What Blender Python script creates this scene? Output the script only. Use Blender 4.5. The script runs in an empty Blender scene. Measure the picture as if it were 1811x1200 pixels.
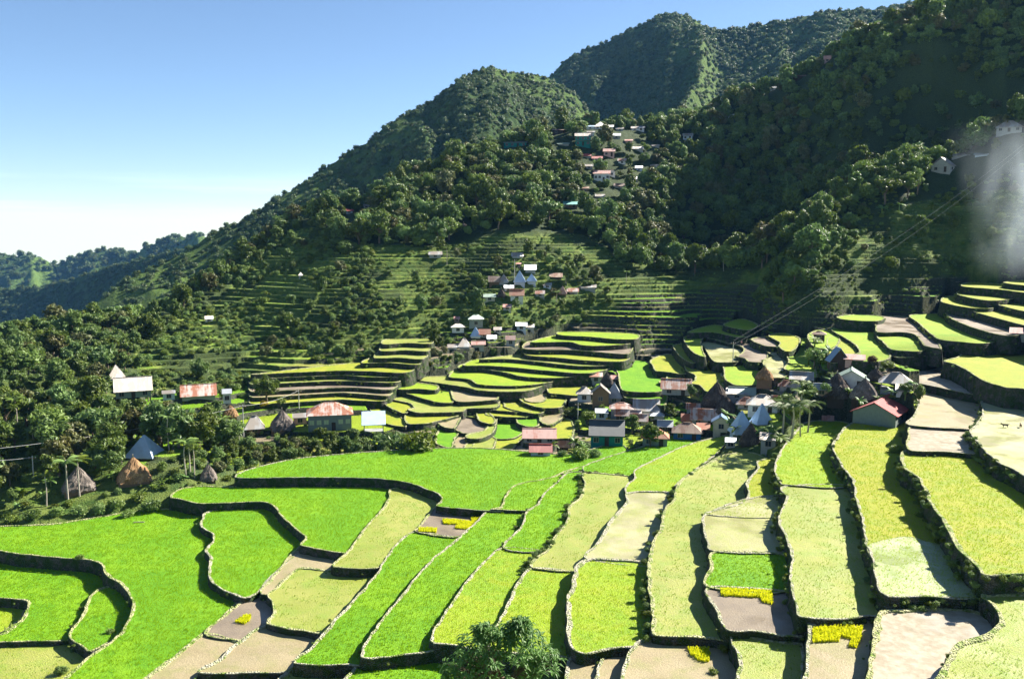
import bpy, bmesh, math, random
import numpy as np
from mathutils import Vector, Matrix
R = math.radians
random.seed(7); rng = np.random.default_rng(11)
sc = bpy.context.scene
COL = sc.collection
# ------------------------------------------------------------------ camera
CH = 50.0; PITCH = 7.3; F = 1568.0
cam = bpy.data.cameras.new('camera'); camo = bpy.data.objects.new('camera', cam); COL.objects.link(camo)
camo.location = (0, 0, CH); camo.rotation_euler = (R(90-PITCH), 0, 0)
cam.sensor_width = 36; cam.lens = 36*F/1811.0; cam.clip_start = .5; cam.clip_end = 20000
sc.camera = camo
# ------------------------------------------------------------------ sky and sun
SUN_AZ, SUN_EL = 60.0, 34.5      # degrees to the right of the view direction, height
w = bpy.data.worlds.new('World'); sc.world = w; w.use_nodes = True
nt = w.node_tree; nt.nodes.clear()
sky = nt.nodes.new('ShaderNodeTexSky'); sky.sky_type = 'NISHITA'; sky.sun_disc = False
sky.sun_elevation = R(SUN_EL); sky.sun_rotation = R(SUN_AZ); sky.altitude = 900; sky.air_density = .8; sky.dust_density = .1; sky.ozone_density = 2.2
bg = nt.nodes.new('ShaderNodeBackground'); bg.inputs[1].default_value = .05
wo = nt.nodes.new('ShaderNodeOutputWorld')
# thin streaks of cloud low over the far ridge
tc = nt.nodes.new('ShaderNodeTexCoord'); sep = nt.nodes.new('ShaderNodeSeparateXYZ'); nt.links.new(tc.outputs['Generated'], sep.inputs[0])
mp = nt.nodes.new('ShaderNodeMapping'); mp.inputs['Scale'].default_value = (3, 3, 42); nt.links.new(tc.outputs['Generated'], mp.inputs[0])
no = nt.nodes.new('ShaderNodeTexNoise'); no.inputs['Scale'].default_value = 1.1; no.inputs['Detail'].default_value = 5; nt.links.new(mp.outputs[0], no.inputs['Vector'])
mr = nt.nodes.new('ShaderNodeMapRange'); mr.inputs[1].default_value = .48; mr.inputs[2].default_value = .72; nt.links.new(no.outputs[0], mr.inputs[0])
b1 = nt.nodes.new('ShaderNodeMapRange'); b1.interpolation_type = 'SMOOTHSTEP'; b1.inputs[1].default_value = .0; b1.inputs[2].default_value = .02; nt.links.new(sep.outputs[2], b1.inputs[0])
b2 = nt.nodes.new('ShaderNodeMapRange'); b2.interpolation_type = 'SMOOTHSTEP'; b2.inputs[1].default_value = .065; b2.inputs[2].default_value = .03; nt.links.new(sep.outputs[2], b2.inputs[0])
def wm(op, a, b):
    m = nt.nodes.new('ShaderNodeMath'); m.operation = op
    for i, v in enumerate((a, b)):
        if isinstance(v, float): m.inputs[i].default_value = v
        else: nt.links.new(v, m.inputs[i])
    return m.outputs[0]
cl = wm('MULTIPLY', wm('MULTIPLY', wm('MULTIPLY', mr.outputs[0], b1.outputs[0]), b2.outputs[0]), .5)
mx = nt.nodes.new('ShaderNodeMixRGB'); nt.links.new(cl, mx.inputs[0]); nt.links.new(sky.outputs[0], mx.inputs[1]); mx.inputs[2].default_value = (8, 9.4, 10.8, 1)
mz = nt.nodes.new('ShaderNodeMath'); mz.operation = 'MAXIMUM'; mz.inputs[1].default_value = .006; nt.links.new(sep.outputs[2], mz.inputs[0])
cv = nt.nodes.new('ShaderNodeCombineXYZ'); nt.links.new(sep.outputs[0], cv.inputs[0]); nt.links.new(sep.outputs[1], cv.inputs[1]); nt.links.new(mz.outputs[0], cv.inputs[2]); nt.links.new(cv.outputs[0], sky.inputs[0])
nt.links.new(mx.outputs[0], bg.inputs[0]); nt.links.new(bg.outputs[0], wo.inputs[0])
sl = bpy.data.lights.new('sun', 'SUN'); sl.energy = 5.0; sl.angle = R(.5); sl.color = (1, .94, .84)
so = bpy.data.objects.new('sun', sl); COL.objects.link(so)
sd = Vector((math.sin(R(SUN_AZ))*math.cos(R(SUN_EL)), math.cos(R(SUN_AZ))*math.cos(R(SUN_EL)), math.sin(R(SUN_EL))))
so.rotation_euler = sd.to_track_quat('Z', 'Y').to_euler()
sc.view_settings.view_transform = 'Standard'; sc.view_settings.look = 'None'; sc.view_settings.gamma = 1
sc.view_settings.use_curve_mapping = False
sc.view_settings.exposure = 1.74
sc.cycles.volume_bounces = 0; sc.cycles.max_bounces = 6; sc.cycles.transparent_max_bounces = 12
sc.cycles.volume_step_rate = 2.0
# ------------------------------------------------------------------ pixel <-> world (1811 x 1200 photograph)
cp, sp = math.cos(R(PITCH)), math.sin(R(PITCH))
def ray(px, py):
    u = (px-905.5)/F; v = (600-py)/F
    return (u, cp+v*sp, -sp+v*cp)          # y component of forward = cp, up vector = (0, sp, cp)
def unproj(px, py, z):
    d = ray(px, py); t = (z-CH)/d[2]
    return (d[0]*t, d[1]*t)
def atdist(px, py, dist):                  # horizontal distance along y
    d = ray(px, py); t = dist/d[1]
    return (d[0]*t, d[1]*t, CH+d[2]*t)
def proj(x, y, z):
    dz = z-CH
    f = y*cp - dz*sp; v = (y*sp + dz*cp)/f
    return 905.5+F*x/f, 600-F*v, f
# ------------------------------------------------------------------ noise
def _h(ix, iy, s):
    n = (ix.astype(np.int64)*374761393 + iy.astype(np.int64)*668265263 + s*1442695041) & 0xffffffff
    n = ((n ^ (n >> 13))*1274126177) & 0xffffffff
    n = (n ^ (n >> 16)) & 0xffffffff
    return n/4294967295.0
def vn(x, y, s=0):
    x = np.asarray(x, float); y = np.asarray(y, float)
    ix = np.floor(x); iy = np.floor(y); fx = x-ix; fy = y-iy
    fx = fx*fx*(3-2*fx); fy = fy*fy*(3-2*fy)
    a = _h(ix, iy, s); b = _h(ix+1, iy, s); c = _h(ix, iy+1, s); d = _h(ix+1, iy+1, s)
    return (a+(b-a)*fx)*(1-fy)+(c+(d-c)*fx)*fy - .5
def fbm(x, y, s=0, o=4):
    t = 0; a = 1.
    for i in range(o):
        t = t + a*vn(x*2**i+i*17.3, y*2**i-i*9.1, s+i); a *= .5
    return t
def ss(a, b, x):
    t = np.clip((x-a)/(b-a), 0, 1); return t*t*(3-2*t)
# ------------------------------------------------------------------ base terrain: thin-plate spline through surveyed points
CT = """-60:905,150 840,160 760,185 690,200 620,225|0:900,150 850,158 760,180 680,205 625,235|
100:900,150 870,155 800,170 700,205 630,240 590,265|250:860,158 800,172 715,210 650,243 600,270 580,283|300:800,168 700,220 640,247 600,268 560,292|350:700,220 640,248 600,268 550,296 512,320|
400:850,165 800,185 740,206 700,222 660,242 600,272 550,296 500,325 466,348|
500:800,187 740,209 690,230 640,248 580,280 500,312 440,345 420,362 404,380|
600:800,188 740,208 700,226 640,246 580,273 500,304 420,345 385,392|
700:790,190 740,209 700,226 640,246 580,272 500,303 420,342 340,412|
800:790,192 740,208 720,217 660,243 620,264 560,288 500,309 420,348 340,390 298,425|
900:790,196 740,210 700,228 650,252 620,264 560,284 500,303 450,324 400,352 320,392 262,436|
1000:800,188 740,213 690,234 650,252 610,268 560,288 500,309 450,332 400,362 310,412 236,474|
1100:780,185 720,208 690,224 650,246 600,272 560,291 500,318 450,342 400,370 310,420 230,485|
1200:770,180 720,205 700,213 650,240 600,267 550,293 520,311 480,340 400,390 300,440 226,503|
1300:780,172 720,196 690,210 650,232 600,256 560,278 520,308 480,346 400,402 300,452 240,474 182,498|
1350:800,162 740,180 700,195 650,222 600,248 560,274|1345:535,288|1365:495,284|1400:450,290|1440:402,300|1530:325,330|1640:292,340|1780:235,352|
1390:430,380 380,405 300,444 220,468 165,482|1450:340,400 300,415 210,438 140,462|
1450:760,158 720,168 690,180 650,200 600,228 570,250 520,268 470,283|1560:755,156 720,166 690,176 650,192 600,222 560,248 520,266 470,284 420,300|
1520:300,380 200,412 130,440 104,450|1650:700,164 660,176 620,192 580,226 540,252 500,268 450,284 400,300 340,320|
1650:230,400 130,420 60,440 34,448|1780:700,158 650,172 600,190 560,220 520,244 480,260 420,281 340,306|
1780:180,400 110,412 20,435 -30,448|1900:700,150 600,178 500,244 400,275 300,310 230,360 120,395 0,425 -60,440|
2100:700,140 500,200 300,300 100,380 -60,420|-200:900,145 700,190 620,220|-350:900,140 640,210"""
pts = []
for blk in CT.replace('\n', '').split('|'):
    px, rest = blk.split(':')
    row = [tuple(map(float, q.split(','))) for q in rest.split()]
    for py, d in row: pts.append(atdist(float(px), py, d))
    if len(row) > 2 or float(px) > 2000:      # fall away behind the crest
        x, y, z = pts[-1]; px = float(px); dr = 90 if px > 600 else 75
        pts.append((x*(1+dr/y), y+dr, z-(34 if px > 560 else 42)))
for px, d, z in ((-300, 330, -25), (-100, 340, -25), (50, 350, -22), (200, 470, -10), (0, 430, -45), (300, 560, 0), (-300, 440, -50)):
    pts.append(((px-905.5)/F*d, d, z))
# flat valley floor in front (below the paddies)
for px, py, z in ((0, 1100, -1.5), (0, 1200, -2.5), (200, 1150, -1), (200, 1000, -.6), (400, 1150, -.5), (600, 1150, .8), (400, 950, 0.2), (600, 900, 2), (800, 860, 2.6), (700, 1040, 1.4), (800, 1150, 2),
                  (950, 880, 3), (950, 1000, 3), (980, 1120, 3.6), (1080, 1180, 4), (1080, 1050, 4.2), (1080, 900, 4.2), (1200, 900, 6), (1200, 1030, 6), (1230, 1180, 5.4), (1320, 950, 7.4), (1320, 1100, 7.3), (1450, 1000, 9.2), (1450, 850, 9.4), (1450, 1170, 8.6),
                  (1600, 1000, 11), (1600, 850, 11.3), (1600, 1150, 9.8), (1750, 900, 13), (1780, 1150, 11), (1680, 760, 14), (1790, 760, 15.4), (2000, 900, 15), (2000, 1200, 12), (-200, 1100, -3), (-200, 1250, -3)):
    x, y = unproj(px, py, z); pts.append((x, y, z))
S = 100.
def _k(r2): return np.where(r2 > 0, .5*r2*np.log(np.maximum(r2, 1e-12)), 0)
def solve_tps():
    global P, XY, W, n_
    P = np.array(pts); n_ = len(P); A = np.zeros((n_+3, n_+3)); XY = P[:, :2]/S
    r2 = ((XY[:, None]-XY[None])**2).sum(-1)
    A[:n_, :n_] = _k(r2)+np.eye(n_)*.0015; A[:n_, n_] = 1; A[:n_, n_+1:] = XY; A[n_, :n_] = 1; A[n_+1:, :n_] = XY.T
    W = np.linalg.solve(A, np.concatenate([P[:, 2], np.zeros(3)]))
solve_tps()
def tps(x, y):
    x = np.atleast_1d(np.asarray(x, float))/S; y = np.atleast_1d(np.asarray(y, float))/S
    sh = x.shape; x = x.ravel(); y = y.ravel(); out = np.empty(len(x))
    for i in range(0, len(x), 60000):
        a = x[i:i+60000]; b = y[i:i+60000]
        out[i:i+60000] = _k((a[:, None]-XY[:, 0])**2+(b[:, None]-XY[:, 1])**2)@W[:n_]+W[n_]+W[n_+1]*a+W[n_+2]*b
    return out.reshape(sh)
def smooth_z(x, y):                         # spline plus the viewer's own hillside and the drop behind the hill
    z = tps(x, y); r = np.hypot(x, y)
    hill = 47-.574*(r-2)
    z = np.where(r < 85, np.maximum(hill, np.where(r < 78, -3, z)), z)
    return z - 110*ss(545, 640, r)
def rc_smooth(px, py, r0=75, r1=560):       # where a pixel ray meets the smooth terrain
    d = ray(px, py); ys = np.arange(r0, r1, 1.5); t = ys/d[1]
    zz = CH+d[2]*t; g = smooth_z(d[0]*t, ys); i = np.nonzero(zz < g)[0]
    if len(i) == 0: return None
    i = i[0]; return d[0]*t[i], ys[i], float(g[i])
# ------------------------------------------------------------------ objects, tags, materials
def link(o, parent=None):
    COL.objects.link(o)
    if parent is not None: o.parent = parent
    return o
def tag(o, label=None, cat=None, group=None, kind=None):
    if label: o['label'] = label
    if cat: o['category'] = cat
    if group: o['group'] = group
    if kind: o['kind'] = kind
    return o
def mesh(name, vs, fs, mats, parent=None, mi=None, smooth=False):
    me = bpy.data.meshes.new(name); me.from_pydata([tuple(v) for v in vs], [], fs)
    for m in (mats if isinstance(mats, (list, tuple)) else [mats]): me.materials.append(m)
    if mi is not None: me.polygons.foreach_set('material_index', mi)
    if smooth: me.polygons.foreach_set('use_smooth', [True]*len(me.polygons))
    me.update()
    return link(bpy.data.objects.new(name, me), parent)
def empty(name, loc, rz=0, label=None, cat=None, group=None):
    o = bpy.data.objects.new(name, None); o.location = loc; o.rotation_euler = (0, 0, rz); o.empty_display_size = .3
    COL.objects.link(o); tag(o, label, cat, group); return o
MATS = {}
class N:                                    # small node-building helper
    def __init__(s, name):
        s.m = bpy.data.materials.new(name); s.m.use_nodes = True; s.t = s.m.node_tree; s.t.nodes.clear()
        s.out = s.t.nodes.new('ShaderNodeOutputMaterial'); MATS[name] = s.m
        s.geo = s.t.nodes.new('ShaderNodeNewGeometry').outputs['Position']
    def n(s, ty, **k):
        n = s.t.nodes.new('ShaderNode'+ty)
        for a, v in k.items(): setattr(n, a, v)
        return n
    def inp(s, n, i, v):
        if isinstance(v, bpy.types.NodeSocket): s.t.links.new(v, n.inputs[i])
        elif v is not None: n.inputs[i].default_value = v
    def noise(s, scale, detail=4, vec=None, rough=.55):
        n = s.n('TexNoise'); s.inp(n, 'Vector', vec or s.geo); n.inputs['Scale'].default_value = scale; n.inputs['Detail'].default_value = detail; n.inputs['Roughness'].default_value = rough
        return n.outputs[0]
    def vor(s, scale, out=0, vec=None, feat='F1'):
        n = s.n('TexVoronoi', feature=feat); s.inp(n, 'Vector', vec or s.geo); n.inputs['Scale'].default_value = scale
        return n.outputs[out]
    def scale(s, v, vec=None):
        n = s.n('Mapping'); s.inp(n, 0, vec or s.geo); n.inputs['Scale'].default_value = v; return n.outputs[0]
    def ramp(s, f, st):
        n = s.n('ValToRGB'); s.inp(n, 0, f); e = n.color_ramp.elements
        while len(e) < len(st): e.new(.5)
        for q, (p, c) in zip(e, st): q.position = p; q.color = (*c, 1) if len(c) == 3 else c
        return n.outputs[0]
    def mr(s, f, a, b, c=0., d=1.):
        n = s.n('MapRange'); s.inp(n, 0, f)
        for i, v in zip((1, 2, 3, 4), (a, b, c, d)): n.inputs[i].default_value = v
        return n.outputs[0]
    def mix(s, f, a, b, mode='MIX'):
        n = s.n('MixRGB', blend_type=mode); s.inp(n, 0, f)
        for i, v in ((1, a), (2, b)): s.inp(n, i, (*v, 1) if isinstance(v, tuple) and len(v) == 3 else v)
        return n.outputs[0]
    def math(s, op, a, b=0.):
        n = s.n('Math', operation=op); s.inp(n, 0, a); s.inp(n, 1, b); return n.outputs[0]
    def attr(s, name, out='Fac'):
        n = s.n('Attribute'); n.attribute_name = name; return n.outputs[out]
    def bump(s, h, dist, strength=1.):
        n = s.n('Bump'); s.inp(n, 'Height', h); n.inputs['Distance'].default_value = dist; n.inputs['Strength'].default_value = strength; return n.outputs[0]
    def bsdf(s, col, rough=.8, spec=.3, normal=None, metal=0., trans=None, emit=None):
        p = s.n('BsdfPrincipled'); s.inp(p, 'Base Color', (*col, 1) if isinstance(col, tuple) else col); s.inp(p, 'Roughness', rough)
        s.inp(p, 'Specular IOR Level', spec); s.inp(p, 'Metallic', metal)
        if normal is not None: s.inp(p, 'Normal', normal)
        o = p.outputs[0]
        if trans:
            t = s.n('BsdfTranslucent'); s.inp(t, 0, trans[1] if not isinstance(trans[1], tuple) else (*trans[1], 1))
            x = s.n('MixShader'); x.inputs[0].default_value = trans[0]; s.t.links.new(o, x.inputs[1]); s.t.links.new(t.outputs[0], x.inputs[2]); o = x.outputs[0]
        s.t.links.new(o, s.out.inputs[0]); return s.m
def field_mat(name, c1, c2, c3, rough=.75, wet=0., tuft=1.0, soil=(.16, .13, .09), stripe=.15):
    a = N(name); big = a.noise(.09, 4); mid = a.noise(.45, 6); fine = a.noise(8., 3, None, .75)
    col = a.mix(a.mr(big, .42, .58), c1, c2)
    col = a.mix(a.mr(mid, .46, .66, 0, .8), col, c3)
    f2 = a.mr(fine, .3, .7, .62, 1.3)
    g = a.n('CombineXYZ'); [a.inp(g, i, f2) for i in range(3)]
    col = a.mix(1., col, g.outputs[0], 'MULTIPLY')
    row = a.vor(5., 0); col = a.mix(a.mr(row, .30, .6, 0., stripe), col, soil)
    rg = a.mr(a.noise(.16, 4), .42, .60, rough, max(.12, rough-wet)) if wet else rough
    return a.bsdf(col, rg, .5 if wet else .25, a.bump(a.math('ADD', fine, a.math('MULTIPLY', row, .5)), .12*tuft))
# rice at different stages, one with water reflection painted in, mud and flooded mud
field_mat('rice_bright', (.12, .30, .001), (.17, .345, .001), (.095, .26, .001), stripe=.10, soil=(.06, .13, .01))
field_mat('rice_lime', (.25, .37, .003), (.19, .34, .003), (.30, .37, .012), stripe=.16)
field_mat('rice_yellow', (.29, .33, .004), (.33, .34, .015), (.21, .31, .005), stripe=.2)
field_mat('rice_thin', (.23, .28, .018), (.29, .31, .045), (.19, .29, .01), stripe=.3, soil=(.26, .25, .11), tuft=.7, wet=.3)
field_mat('rice_wet', (.29, .34, .11), (.34, .38, .19), (.24, .33, .05), stripe=.3, soil=(.34, .36, .28), tuft=.4, wet=.55)  # wet thin rice; whitish reflection off the water is put into these pale colours
field_mat('rice_pale', (.31, .31, .09), (.37, .35, .17), (.27, .31, .05), stripe=.35, soil=(.28, .26, .19), tuft=.4, wet=.45)
field_mat('mud', (.22, .175, .12), (.28, .225, .16), (.17, .135, .10), rough=.8, wet=.5, stripe=.35, soil=(.16, .13, .09), tuft=.3)
field_mat('mud_tan', (.30, .24, .13), (.34, .28, .16), (.25, .24, .09), rough=.8, wet=.35, stripe=.3, soil=(.2, .17, .09), tuft=.3)
a = N('water_mud')                          # flooded paddy: glossy water with mud showing through
n1 = a.noise(.10, 5); n2 = a.noise(1.2, 5)
col = a.mix(a.mr(n2, .4, .65), (.28, .23, .15), (.38, .33, .24)); col = a.mix(a.mr(n1, .5, .62), col, (.46, .43, .36))
a.bsdf(col, a.mr(n1, .45, .6, .55, .18), .5, a.bump(n2, .06))
def stone_mat(name, light, dark, moss, mossf=.5):
    a = N(name); v = a.vor(4.5, 0, a.scale((1, 1, 1.5))); v2 = a.vor(4.5, 1, a.scale((1, 1, 1.5)))
    g = a.n('SeparateColor'); a.inp(g, 0, v2); col = a.mix(g.outputs[0], dark, light)
    col = a.mix(a.mr(v, .5, .8, 0, .6), col, tuple(c*.5 for c in dark))
    m = a.noise(.9, 6); col = a.mix(a.mr(m, mossf-.1, mossf+.06), moss, col)
    return a.bsdf(col, .9, .2, a.bump(a.math('ADD', a.math('MULTIPLY', v, -1.), a.math('MULTIPLY', a.noise(6, 3), .6)), .35))
stone_mat('wall_stone', (.15, .14, .115), (.055, .055, .045), (.035, .065, .016), .53)
stone_mat('coping_stone', (.52, .49, .37), (.42, .40, .28), (.17, .23, .05), .47)
stone_mat('coping_earth', (.52, .49, .30), (.36, .38, .15), (.14, .22, .03), .46)
# ------------------------------------------------------------------ polygons
def catmull(p, ds, closed=True):
    p = np.array(p, float); n = len(p); out = []
    for i in range(n if closed else n-1):
        if closed: p0, p1, p2, p3 = p[(i-1) % n], p[i], p[(i+1) % n], p[(i+2) % n]
        else: p0, p1, p2, p3 = p[max(i-1, 0)], p[i], p[i+1], p[min(i+2, n-1)]
        d = np.linalg.norm(p2-p1); k = max(1, int(round(d/ds)))
        # limit tangents so that sharp corners do not overshoot
        m1 = (p2-p0)*.5; m2 = (p3-p1)*.5
        for m in (m1, m2):
            l = np.linalg.norm(m)
            if l > d: m *= d/l
        for j in range(k):
            t = j/k; h = t*t*(3-2*t)
            out.append((2*t**3-3*t*t+1)*p1+(t**3-2*t*t+t)*m1+(-2*t**3+3*t*t)*p2+(t**3-t*t)*m2)
    if not closed: out.append(p[-1])
    return np.array(out)
def inside(pg, x, y):
    x1, y1 = pg[:, 0], pg[:, 1]; x2, y2 = np.roll(x1, -1), np.roll(y1, -1)
    x = np.atleast_1d(x)[:, None]; y = np.atleast_1d(y)[:, None]
    c = ((y1 > y) != (y2 > y)) & (x < (x2-x1)*(y-y1)/(y2-y1+1e-12)+x1)
    return (c.sum(1) % 2).astype(bool)
FIELDS = []      # (polygon xy, z, bbox)
def field(z, mat, ptxt, label=None, rimw=.32, rimh=.14, cop='coping_earth', ds=.8, depth=5., batter=.16, jit=.07):
    q = [tuple(map(float, s.split(','))) for s in ptxt.split()]
    if z is None:
        c = np.mean(q, 0); h = rc_smooth(c[0], c[1], 140); z = h[2]+.25
    elif isinstance(z, str):
        c = np.mean(q, 0); h = rc_smooth(c[0], c[1], 140); z = h[2]+float(z)
    pg = np.array([unproj(px, py, z) for px, py in q])
    if label is None:                       # far edge runs on under the next terrace
        cy = np.mean([p[1] for p in q])
        for p_, (px, py) in zip(pg, q):
            if py < cy: p_ *= 1+2.2*min(1, (cy-py)/8)/np.hypot(*p_)
    ar = .5*np.sum(pg[:, 0]*np.roll(pg[:, 1], -1)-pg[:, 1]*np.roll(pg[:, 0], -1))
    if ar < 0: pg = pg[::-1]                # counter-clockwise
    c = catmull(pg, ds); n = len(c)
    c[:, 0] += vn(c[:, 0]/1.1, c[:, 1]/1.1, 5)*jit*4; c[:, 1] += vn(c[:, 0]/1.1, c[:, 1]/1.1, 9)*jit*4
    tn = np.roll(c, -1, 0)-np.roll(c, 1, 0); tn /= np.linalg.norm(tn, axis=1)[:, None]+1e-9
    nr = np.stack([tn[:, 1], -tn[:, 0]], 1)  # outward
    FIELDS.append((c, z, (c[:, 0].min(), c[:, 0].max(), c[:, 1].min(), c[:, 1].max())))
    i = np.arange(n); j = (i+1) % n
    # field sheet
    f = mesh('rice_field', [(x, y, z) for x, y in c], [list(range(n))], MATS[mat]); tag(f, kind='structure')
    # retaining wall rows
    rows = []; hh = [rimh+.0, -.35, -.9, -1.6, -2.6, -depth]
    for k, h in enumerate(hh):
        wv = (vn(c[:, 0]*1.3+h*3, c[:, 1]*1.3-h*2, 31)*.28 if k else 0)
        o = batter*(-h)*.9+wv*(1 if k else 0)
        rows.append(np.column_stack([c+nr*np.reshape(o, (-1, 1) if np.ndim(o) else ()), np.full(n, z+h)+(vn(c[:, 0]*2.1, c[:, 1]*2.1, 3)*.06 if k == 0 else 0)]))
    vs = np.concatenate(rows); fs = []
    for k in range(len(hh)-1):
        fs += [(k*n+a_, k*n+b_, (k+1)*n+b_, (k+1)*n+a_) for a_, b_ in zip(i, j)]
    # orientation: outward for ccw
    fs = [t[::-1] for t in fs]
    wname = 'terrace_wall'
    wl = mesh(wname, vs, fs, MATS['wall_stone'])
    if label: tag(wl, label, 'terrace wall')
    else: tag(wl, kind='structure')
    # coping: outer edge, crown, inner edge
    rw = rimw*(1+1.1*vn(c[:, 0]*.45, c[:, 1]*.45, 77)+.5*vn(c[:, 0]*1.7, c[:, 1]*1.7, 78))
    jz = vn(c[:, 0]*2.1, c[:, 1]*2.1, 3)*.06
    r0 = np.column_stack([c+nr*.05, z+rimh+jz-.08]); r1 = np.column_stack([c, z+rimh+jz+.015]); r2 = np.column_stack([c-nr*rw[:, None]*.8, z+rimh*.9+jz]); r3 = np.column_stack([c-nr*rw[:, None], np.full(n, z-.03)])
    vs = np.concatenate([r0, r1, r2, r3]); fs = []
    for k in range(3): fs += [(k*n+a_, k*n+b_, (k+1)*n+b_, (k+1)*n+a_) for a_, b_ in zip(i, j)]
    mesh('coping', vs, fs, MATS[cop], wl)
    return z
st = dict(cop='coping_stone', rimw=.36, rimh=.18)
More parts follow.
